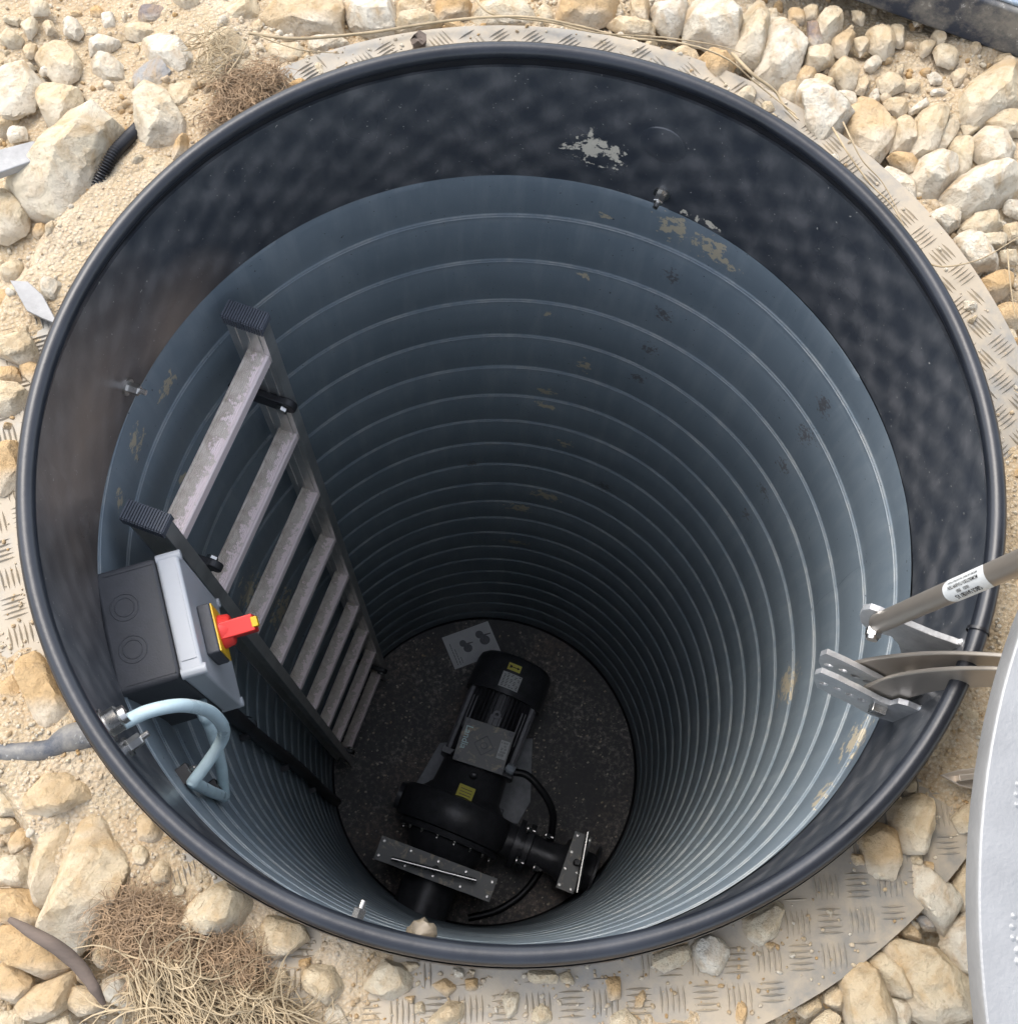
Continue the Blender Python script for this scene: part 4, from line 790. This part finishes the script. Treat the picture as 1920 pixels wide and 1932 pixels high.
T['E'] = (1320, 1332, .3125, [
 ('c', .9, '1160,620 1310,530 1400,580 1410,720 1360,880 1290,880 1220,800'), ('o', .6, '985,800 1080,700 1200,770 1225,870 1180,920 1190,1040 1060,1000 1010,880'), ('w', .7, '1225,910 1290,930 1500,1060 1595,1160 1500,1340 1440,1330 1240,1080'), ('w', .6, '1050,1000 1180,1000 1150,1050 1080,1040'),
 ('c', .8, '840,1590 940,1510 1080,1620 1170,1880 1100,1990 920,1990 870,1760'), ('c', .8, '1010,1540 1100,1490 1220,1520 1320,1740 1290,1785 1180,1750 1100,1650'), ('c', .5, '1110,1470 1180,1390 1380,1430 1500,1550 1630,1680 1630,1850 1560,1960 1320,1960 1300,1650'), ('w', .7, '1510,1330 1640,1260 1700,1640 1550,1600 1500,1480'),
 ('c', .7, '1540,680 1650,570 1680,740 1600,770'), ('c', .8, '1535,1100 1600,930 1660,910 1660,1200 1600,1250'), ('w', .8, '0,1400 100,1380 180,1480 110,1620 0,1590 -30,1480'), ('c', .6, '260,1310 480,1180 510,1240 480,1360 380,1440 320,1420'), ('o', .7, '400,1430 470,1440 440,1480'), ('g', .8, '1600,250 1660,235 1680,275 1640,300'),
 ('c', .7, '1590,300 1660,340 1650,370 1600,360'), ('c', .8, '760,1740 830,1680 900,1760 860,1840 770,1800'), ('c', .8, '590,1830 720,1750 750,1830 660,1890'), ('c', .7, '680,1950 800,1840 870,1900 860,1960'), ('w', .7, '1160,1770 1280,1780 1300,1860 1270,1960 1180,1960'), ('b', .6, '1200,1330 1280,1290 1380,1420 1250,1390'),
 ('g', .6, '1320,1280 1400,1260 1460,1360 1380,1350'), ('c', .7, '1580,0 1700,20 1700,70 1640,130 1590,80'), ('c', .8, '1570,220 1620,200 1610,250 1570,250'), ('c', .8, '1300,900 1360,900 1360,960 1310,950'), ('o', .7, '1380,940 1430,950 1430,1000'), ('w', .8, '380,1960 440,1880 490,1960'), ('w', .6, '785,1235 820,1240 810,1270'),  # the grey 'g' entry stands in for a shadow among the rocks
 ('o', .6, '930,890 1000,900 1010,950 950,950'), ('c', .6, '1250,470 1330,450 1320,520 1260,530'), ('c', .7, '1440,300 1500,290 1510,340 1450,350'), ('c', .7, '1180,540 1240,540 1230,590 1180,590'), ('c', .7, '1480,100 1540,80 1550,140 1490,160'), ('c', .7, '1450,200 1510,190 1500,250'), ('o', .6, '1580,1700 1640,1660 1640,1900 1590,1860')])
T['F'] = (500, 1600, .5208, [('c', .8, '130,440 240,440 275,510 220,570 140,510'), ('c', .7, '360,490 430,410 530,450 530,500 440,545 365,520'), ('w', .7, '215,600 265,570 310,660 210,660'), ('o', .7, '610,500 650,480 690,510 660,540'), ('w', .7, '680,440 715,430 720,470 690,475'), ('o', .7, '725,480 770,475 765,515 730,515'),
 ('c', .7, '495,415 550,400 555,430 520,450'), ('c', .5, '860,540 920,530 910,600 880,630'), ('c', .3, '945,450 1060,450 1060,490 960,490'), ('o', .7, '1245,480 1290,475 1290,550 1255,555'), ('c', .4, '1380,400 1550,345 1540,410 1430,460'), ('c', .7, '740,445 760,440 755,470'), ('c', .7, '1070,460 1100,450 1130,500 1080,490'), ('o', .7, '505,545 540,540 530,570'), ('o', .6, '120,410 160,400 150,440 120,440'), ('c', .6, '545,570 570,565 575,600 545,600')])
T['G'] = (0, 1332, .3125, [
 ('o', .8, '130,570 250,420 420,410 510,490 490,570 290,660 170,640'), ('c', .7, '-40,520 100,500 130,570 100,660 -40,660'), ('b', .7, '100,650 150,610 260,670 250,740 130,720'), ('o', .8, '30,830 100,740 170,750 180,820 60,895'), ('c', .7, '-40,670 80,680 90,720 0,770 -40,760'), ('c', .7, '180,1000 270,700 490,580 500,720 470,830 340,970 250,1240 190,1100'),
 ('c', .75, '250,1320 340,1070 430,900 500,720 610,670 700,830 820,1020 620,1240 480,1455 300,1380'), ('c', .6, '-40,910 110,910 150,1000 130,1090 -40,1080'), ('o', .7, '-40,1120 110,1120 200,1200 245,1290 170,1340 -40,1290'), ('o', .6, '-40,1330 100,1340 420,1570 280,1660 130,1580 -40,1500'), ('o', .6, '-40,1550 80,1540 200,1690 90,1800 -40,1740'),
 ('o', .6, '50,1820 200,1700 400,1620 420,1700 350,1860 150,1900'), ('b', .8, '540,1560 590,1400 680,1400 690,1500 620,1580'), ('w', .8, '600,1680 700,1630 830,1700 860,1820 820,1850 640,1780'), ('c', .8, '1080,1300 1180,1170 1340,1060 1450,1140 1470,1290 1300,1380 1100,1330'), ('c', .8, '1545,1380 1620,1280 1820,1290 1850,1400 1700,1530 1600,1500'),
 ('c', .8, '780,860 830,835 890,880 870,950 810,970'), ('c', .9, '890,1020 960,935 1010,980 1010,1050 940,1090'), ('c', .8, '1030,1110 1060,1075 1110,1100 1090,1150 1040,1145'), ('o', .6, '810,680 880,640 980,760 920,835 830,800'), ('o', .7, '960,800 1010,775 1040,800 1000,830'), ('b', .5, '400,1700 540,1690 640,1780 630,1830 450,1870 380,1800'),
 ('o', .6, '770,1950 860,1860 900,1950'), ('c', .7, '-40,1860 120,1860 130,1960 -40,1960'), ('w', .6, '10,30 60,15 95,50 40,85'), ('c', .7, '60,180 110,150 140,190 90,215'), ('w', .6, '160,390 200,360 265,380 220,425'), ('o', .5, '50,350 140,345 130,400 60,390'), ('o', .5, '330,345 420,350 490,420 400,400'), ('b', .7, '440,1600 520,1600 500,1680 450,1660'),
 ('c', .6, '1850,1640 1940,1600 1940,1750 1880,1700'), ('c', .5, '1640,1600 1720,1590 1730,1680 1680,1700'), ('c', .6, '200,1960 380,1880 420,1960'), ('o', .8, '1790,1560 1840,1530 1870,1570 1820,1600'), ('c', .6, '280,1480 320,1440 400,1500 350,1530')])
T['H'] = (0, 560, .4244, [('c', .8, '-30,180 110,150 165,220 140,260 80,285 -30,240'), ('o', .7, '70,290 130,275 175,310 150,390 90,330'), ('c', .7, '-30,370 70,375 110,410 60,490 -30,500'), ('o', .6, '-30,300 60,300 80,350 -30,360'), ('o', .5, '-30,650 50,620 80,680 90,800 40,870 -30,850'), ('o', .7, '10,540 30,545 25,565 0,565'),
 ('o', .55, '80,1580 150,1570 250,1700 330,1850 260,1930 160,1900 90,1720'), ('o', .6, '-30,1720 40,1680 90,1750 80,1800 -30,1790'), ('w', .8, '-30,1830 30,1810 70,1850 30,1880'), ('c', .6, '-30,20 40,0 60,60 -30,90'), ('c', .6, '100,520 130,510 140,560 105,570'), ('c', .5, '60,120 110,110 110,145 70,150')])
def rad_rim(p): return math.hypot(p[0], p[1])
CNAME = {'c': 'cream', 'w': 'whitish', 'o': 'ochre', 'b': 'pale brown', 'g': 'grey', 'p': 'purplish brown'}
TINT = {'c': (.30, .55), 'w': (.0, .2), 'o': (.68, .95), 'b': (.1, .5), 'g': (.0, .4), 'p': (.85, 1.0)}
seed = 100
for key, (ox, oy, s_, lst) in T.items():
    for col, hf, pts in lst:
        seed += 1; P = np.array([[float(a) for a in q.split(',')] for q in pts.split()])*s_+[ox, oy]
        cpx = P.mean(0); zg = ZPL if rad_rim(onz(cpx[0], cpx[1], ZPL)) < RPL-.01 else -.105
        Pw = np.array([onz(x, y, zg+.012)[:2] for x, y in P]); c_ = Pw.mean(0); loc_ = Pw-c_
        ext = Pw.max(0)-Pw.min(0); H_ = hull2(loc_); ar = abs(sum(H_[i][0]*H_[(i+1) % len(H_)][1]-H_[(i+1) % len(H_)][0]*H_[i][1] for i in range(len(H_))))/2; sz = math.sqrt(ar)
        r_ = np.hypot(*c_); hgt = max(sz*hf*.85, .008)
        lim = [np.hypot(*q) for q in Pw]; loc_ = np.array([q if l > .5215 else q*(.5215/l) for q, l in zip(Pw, lim)])-c_      # keep clear of the rim
        loc_ = loc_*1.10
        lvl = 5 if sz > .055 else (4 if sz > .03 else 3)
        z0 = zg + hgt*.38
        mat = 'greystone' if col in 'gpb' and col != 'b' else 'stone'
        o, size = make_rock('rock' if sz > .045 else 'stone', c_[0], c_[1], z0, loc_, hgt, seed, lvl, random.uniform(*TINT[col]) if col != 'b' else .62, 'stone' if col == 'b' else mat)
        w2 = np.linalg.eigvalsh(np.cov(H_.T)); el = math.sqrt(w2[1]/max(w2[0], 1e-9))
        ROCKS.append(dict(o=o, x=c_[0], y=c_[1], s=sz, col=col, el=el, hf=hf, px=cpx, key=key, traced=True, poly=P))
# smaller loose stones fill the gaps of the pile, away from the traced ones
def vis(px, py, m=0): return -m < px < W0+m and -m < py < H0+m
def project(p):
    v = (np.array(p)-CAM)@ROT; return 960+F0*v[0]/-v[2], 966-F0*v[1]/-v[2]
n_fill = 0; tries = 0; want = 298-len(ROCKS)
while n_fill < want and tries < 30000:
    tries += 1; px, py = random.uniform(0, W0), random.uniform(0, H0); p = onz(px, py, -.10); r_ = rad_rim(p)
    if r_ < .56: continue
    if r_ < RPL and random.random() < .9: continue
    sz = random.choice([.011, .014, .018, .024]); 
    if any((p[0]-q['x'])**2+(p[1]-q['y'])**2 < ((q['s']*.62+sz*.55))**2 for q in ROCKS): continue
    if np.hypot(p[0]-CC[0], p[1]-CC[1]) < CR*.98 - .12: continue
    seed += 1; n = random.randint(5, 7); el = random.uniform(1, 1.7); a0 = random.random()*PI
    poly = np.array([[sz*.6*el*math.cos(2*PI*q/n+random.uniform(-.3, .3)), sz*.6/el*math.sin(2*PI*q/n+random.uniform(-.3, .3))] for q in range(n)]); c0, s0 = math.cos(a0), math.sin(a0); poly = poly@np.array([[c0, s0], [-s0, c0]])
    zg = float(gheight(np.array([p[0]]), np.array([p[1]]))[0]); col = random.choice('ccwwocccob')
    hg = sz*random.uniform(.5, .8); o, _ = make_rock('stone', p[0], p[1], zg+hg*.3, poly, hg, seed, 3, .62 if col == 'b' else random.uniform(*TINT[col]), 'stone')
    ROCKS.append(dict(o=o, x=p[0], y=p[1], s=sz, col=col, el=el, hf=.6, px=np.array([px, py]), key='', traced=False)); n_fill += 1
# labels
ORD = ['largest', 'second largest', 'third largest', 'fourth largest', 'fifth largest', 'sixth largest', 'seventh largest', 'eighth largest', 'ninth largest', 'tenth largest', 'eleventh largest', 'twelfth largest']
HRS = ['twelve', 'one', 'two', 'three', 'four', 'five', 'six', 'seven', 'eight', 'nine', 'ten', 'eleven']
def where(r):
    px, py = r['px']; rr_ = rad_rim((r['x'], r['y']))
    zone = 'on the tread plate' if rr_ < RPL+.01 else ('just beyond the plate edge' if rr_ < RPL+.12 else 'towards the frame edge')
    h = (math.degrees(math.atan2(px-965, -(py-955))) % 360)/30; q = int(round(h*2)) % 24
    return zone, (f"half past {HRS[q//2]}" if q % 2 else f"{HRS[q//2]} o'clock")
gr = {}
for r in ROCKS:
    z_, s_ = where(r); shp = 'long' if r['el'] > 1.75 else ('flat' if r['hf'] <= .5 else 'blocky'); r['shp'] = shp
    r['size'] = 'big' if r['s'] > .05 else ('small' if r['s'] < .022 else 'medium')
    gr.setdefault((r['size'], CNAME[r['col']], shp, z_, s_), []).append(r)
for (sz_, c_, shp, z_, s_), L_ in gr.items():
    L_.sort(key=lambda r: -r['s'])
    for q, r in enumerate(L_):
        o = r['o']; kind = 'rock' if r['s'] > .045 else 'stone'; o['category'] = kind; o['group'] = 'limestone rubble around the pit'
        pre = '' if len(L_) == 1 else ORD[q]+' '
        o['label'] = f'{pre}{sz_} {c_} {shp} {kind} {z_}, at {s_}'
# ------------------------------------------------------------------ gravel
protos = []
for q in range(14):
    n = 6; poly = np.array([[math.cos(2*PI*e/n+rng.uniform(-.35, .35))*rng.uniform(.7, 1.25), math.sin(2*PI*e/n+rng.uniform(-.35, .35))*rng.uniform(.6, 1.0)] for e in range(n)])
    for lv in (1, 2): V, F, _ = rockshape(poly, rng.uniform(.9, 1.5), 900+q, lv); protos.append((lv, V, F))
gv, gf, gt = [], [], []; cnt = 0; nvt = 0
bigs = np.array([[r['x'], r['y'], r['s']] for r in ROCKS])
def inrock(x, y): return bool(((bigs[:, 0]-x)**2+(bigs[:, 1]-y)**2 < (bigs[:, 2]*.40)**2).any())
dens = lambda x, y: float(vn(np.array([[x, y, 0]]), 5, 2.2)[0])
for q in range(42000):
    a = rng.uniform(0, 2*PI); r_ = math.sqrt(rng.uniform(.522**2, 1.62**2)) if rng.random() < .72 else rng.uniform(.521, .72); x, y = r_*math.cos(a), r_*math.sin(a)
    px, py = project((x, y, -.1))
    if not vis(px, py, 160) or inrock(x, y): continue
    azd = math.degrees(math.atan2(y, x)); ex = float(np.interp(azd, EA, EV)); s_ = float(rng.choice([.0016, .0023, .0032, .0045, .0065, .010], p=[.22, .24, .2, .16, .12, .06]))
    if r_ < RPL and (rng.random() < .35+.5*ex or s_ > .0046): continue
    if r_ >= RPL and -35 < azd < 75 and rng.random() < .45: s_ *= 1.5
    if dens(x, y) < rng.uniform(-.9, .3) - (.6 if r_ > RPL and -60 < azd < 70 else 0): continue
    lv, V, F = protos[int(rng.integers(0, 14))*2 + (1 if s_ > .004 else 0)]
    c0, s0 = math.cos(a*7+q), math.sin(a*7+q); Vr = V*[s_*.62*rng.uniform(.8, 1.35), s_*.62, s_*.62]; Vr = Vr@np.array([[c0, s0, 0], [-s0, c0, 0], [0, 0, 1]])
    gv.append(Vr); gf.append(F+nvt); nvt += len(V); gt.append((x, y, len(V), s_)); cnt += 1
gx = np.array([[g_[0], g_[1]] for g_ in gt]); gz = gheight(gx[:, 0], gx[:, 1]); inside_pl = np.hypot(gx[:, 0], gx[:, 1]) < RPL; gz = np.where(inside_pl, np.maximum(gz, ZPL), gz)
for q in range(len(gv)): gv[q] = gv[q] + [gt[q][0], gt[q][1], gz[q]+gt[q][3]*.22]
me = bpy.data.meshes.new('gravel'); me.from_pydata(np.concatenate(gv).tolist(), [], np.concatenate(gf).tolist()); me.shade_smooth()
tv = np.repeat(rng.choice([.05, .2, .35, .5, .6, .8, .95], len(gt)), [g_[2] for g_ in gt]).astype(np.float32); at_ = me.attributes.new('tint', 'FLOAT', 'POINT'); at_.data.foreach_set('value', tv)
me.materials.append(M_['stone']); o = bpy.data.objects.new('gravel', me); COL.objects.link(o); tag(o, 'loose pale limestone gravel scattered over the sandy soil and plate', 'gravel', kind='stuff')
print('ROCKS', len(ROCKS), 'gravel', cnt, 'labels', len({r['o']['label'] for r in ROCKS}))
# ================================================================== PIPES, STICKS, GRASS
g0, g1 = onz(1600, 0, -.10), onz(1920, 113, -.10); dP = nv(g1-g0); nP = np.array([-dP[1], dP[0], 0]); nP = nP if nP[1] > 0 else -nP; lp = float(np.linalg.norm(g1-g0))
mb = MB(); cb = (g0+g1)/2+nP*.09+UP*.036; mb.box(cb, (lp/2+.6, .09, .036), [dP, nP, UP]); bp_ = thing('pipe_slab', 'scuffed black plastic slab lying across the upper right corner', 'plastic slab', tuple(cb)); mb.build('slab_side', M_['dustypipe'], bp_, bevel=.006)
mb = MB(); mb.box(cb+UP*.0385+nP*.002, (lp/2+.598, .086, .0025), [dP, nP, UP]); mb.build('slab_top', M_['scuffed'], bp_, bevel=.002)
mb = MB(); p = [onz(*q, -.075) for q in ((-160, 1452), (-60, 1425), (20, 1420), (90, 1415), (130, 1395), (190, 1380))]; p[-1] = p[-1]*[1, 1, 1]
mb.tube(spline([inside_ for inside_ in p], 8), [.0105]*25+[.0105+.0045*min(1, q/8) for q in range(16)], 20); o = mb.build('drain_pipe', M_['dustypipe'], None, 60)
tag(o, 'scuffed dark grey pipe running from the left edge to the chamber rim', 'pipe')
mb = MB(); pth = spline([onz(178, 362, -.09), onz(195, 325, -.075), onz(215, 290, -.07), onz(240, 262, -.08), onz(262, 240, -.1)], 40); rr = [.0068+.0016*math.sin(q*1.25) for q in range(len(pth))]
mb.tube(pth, rr, 16); o = mb.build('corrugated_conduit', M_['blackrub'], None, 60); tag(o, 'short end of black corrugated conduit poking out under the large rock, upper left', 'conduit')
mb = MB(); b4 = [onz(x, y, -.055) for x, y in ((-60, 296), (62, 264), (80, 272), (84, 290), (72, 300), (-60, 345))]; mb.prism(b4, (0, 0, -.012)); o = mb.build('metal_bar', M_['dullmetal'], None, bevel=.002); tag(o, 'flat grey metal bar with a rounded end at the left edge', 'metal bar')
mb = MB(); b4 = [onz(x, y, -.07) for x, y in ((18, 528), (52, 530), (80, 556), (110, 612), (80, 600), (50, 585))]; mb.prism(b4, (0, 0, -.004)); o = mb.build('metal_strap', M_['dullmetal'], None, bevel=.001); tag(o, 'thin bent grey metal strap half buried left of the rim', 'metal strap')
mb = MB(); b4 = [onz(x, y, -.06) for x, y in ((1775, 1462), (1810, 1452), (1850, 1448), (1850, 1492), (1810, 1482))]; mb.prism(b4, (0, 0, -.006)); mb.prism([onz(x, y, -.05) for x, y in ((1808, 1462), (1850, 1458), (1850, 1468), (1810, 1474))], (0, 0, -.012)); o = mb.build('metal_offcut', M_['steel'], None, bevel=.001); tag(o, 'dull pointed metal offcut poking from under the aluminium cover', 'metal piece')
mb = MB(); pth = spline([onz(x, y, z) for x, y, z in ((18, 1735, -.045), (60, 1760, -.04), (110, 1790, -.04), (150, 1825, -.045), (178, 1865, -.05), (196, 1895, -.06))], 8); L_ = len(pth)
rr = [.0012+.0055*math.sin(PI*min(.97, (q+2)/(L_+2)))**.7*(1+.10*float(vn(np.array([[q*.31, 0, 0]]), 1)[0])) for q in range(L_)]; mb.tube(pth, rr, 12); o = mb.build('stick', M_['wood'], None, 50); tag(o, 'dark weathered wooden stick across the rocks in the lower left corner', 'stick')
mb = MB(); mb.lathe([(-.006, 0), (-.004, .009), (.003, .012), (.008, .006), (.009, 0)], onz(790, 79, -.075), UP, 9); mb.v = [tuple(np.array(v)+.003*np.array([math.sin(v[1]*900), math.sin(v[0]*800), math.cos(v[0]*1200)])) for v in mb.v]; o = mb.build('dry_seed_head', M_['wood'], None, None); tag(o, 'small dark shrivelled plant bit on the plate above the rim', 'plant debris')
stems = [([(470, 62), (560, 72), (690, 62), (800, 45), (900, 33), (1000, 32), (1090, 48), (1180, 70), (1290, 82), (1370, 110), (1430, 160), (1500, 215)], .0022, 'long curved dry stem lying above the rim from top left to top right'),
 ([(890, -10), (920, 22), (960, 32), (1040, 42), (1130, 62), (1250, 70), (1350, 85), (1400, 100)], .0016, 'thinner dry stem crossing the long one above the rim'),
 ([(1380, 100), (1420, 140), (1460, 170), (1480, 200), (1505, 225)], .0026, 'thick forked dry stem beside the white block rock, upper right'),
 ([(1570, 240), (1600, 290), (1640, 345), (1680, 385), (1705, 425)], .0015, 'dry stem lying along the plate right of the rim, upper'),
 ([(1590, 230), (1625, 300), (1665, 345), (1700, 410)], .0012, 'hair-thin dry stem beside the thicker one along the upper right plate'),
 ([(1735, 490), (1780, 503), (1850, 488), (1920, 448)], .0014, 'dry stem arching over the plate edge at the right frame edge'),
 ([(1900, 470), (1905, 530), (1915, 600)], .0012, 'short upright dry stem at the right frame edge'),
 ([(470, 60), (560, 92), (640, 100)], .0012, 'short pale straw near the plate, top left of centre'),
 ([(410, 165), (450, 110), (470, 70)], .0016, 'bent straw leaning over a cream rock, top left')]
for pts, r_, lb in stems:
    pth = spline([onz(x, y, -.068+.006*math.sin(q*1.7)) for q, (x, y) in enumerate(pts)], 8); m_ = len(pth); mb = MB(); mb.tube(pth, [r_*(1-.6*q/m_) for q in range(m_)], 6); o = mb.build('dry_twig', M_['straw'], None, 60); tag(o, lb, 'dry twig', 'dry stems lying round the rim')
def tuft(name, label, poly, n, zb, hgt, ln, rad, mat, curl, dirn=None, sd=1):
    r = random.Random(sd); P = np.array(poly, float); lo, hi = P.min(0), P.max(0); mb = MB(); k = 0
    def inp(x, y):
        c = False; j = len(P)-1
        for i in range(len(P)):
            if (P[i][1] > y) != (P[j][1] > y) and x < (P[j][0]-P[i][0])*(y-P[i][1])/(P[j][1]-P[i][1])+P[i][0]: c = not c
            j = i
        return c
    while k < n:
        x, y = r.uniform(lo[0], hi[0]), r.uniform(lo[1], hi[1])
        if not inp(x, y): continue
        k += 1; p = onz(x, y, zb); p[2] += r.random()*hgt; a = r.uniform(0, 2*PI) if dirn is None or r.random() < .25 else dirn+r.gauss(0, .35); l_ = ln*r.uniform(.4, 1.3); m_ = 7; cu = r.gauss(0, curl); pts = []; el_ = r.uniform(-.2, .5)
        for q in range(m_):
            pts.append(p.copy()); p = p + np.array([math.cos(a)*math.cos(el_), math.sin(a)*math.cos(el_), math.sin(el_)])*l_/m_; a += cu+r.gauss(0, curl*.4); el_ -= r.uniform(.0, .3)
            p[2] = max(p[2], zb+.001)
            rr_ = math.hypot(p[0], p[1])
            if rr_ < .522: p[0] *= .522/rr_; p[1] *= .522/rr_
        w = rad*r.uniform(.6, 1.4); mb.tube(pts, [w, w, w, w*.9, w*.8, w*.6, w*.3], 3, False)
    o = mb.build(name, mat, None, 60); return tag(o, label, 'grass')
tuft('grass_tuft', 'matted tangle of brown curly roots and dry grass beside the rim, lower left', [(200, 1690), (260, 1680), (340, 1720), (380, 1760), (470, 1780), (500, 1810), (480, 1880), (560, 1932), (300, 1900), (230, 1800), (190, 1740)], 3000, -.083, .022, .045, .0004, M_['root'], .55, None, 3)
tuft('straw_bunch', 'bunch of pale dry straw at the bottom edge, below the brown roots', [(240, 1830), (330, 1800), (420, 1850), (520, 1870), (590, 1940), (560, 1990), (300, 1990), (270, 1900)], 1500, -.078, .028, .075, .0007, M_['straw'], .22, -.9, 4)
tuft('grass_tuft', 'small tangle of brown dry roots touching the rim, upper left', [(400, 170), (440, 150), (520, 130), (540, 160), (500, 200), (430, 240), (385, 245), (420, 200)], 900, -.08, .022, .035, .0005, M_['root'], .5, None, 5)
tuft('grass_tuft', 'thin wisps of dry grass on the plate, top left of centre', [(375, 70), (420, 50), (450, 120), (400, 160)], 130, -.07, .01, .05, .0006, M_['straw'], .3, None, 6)
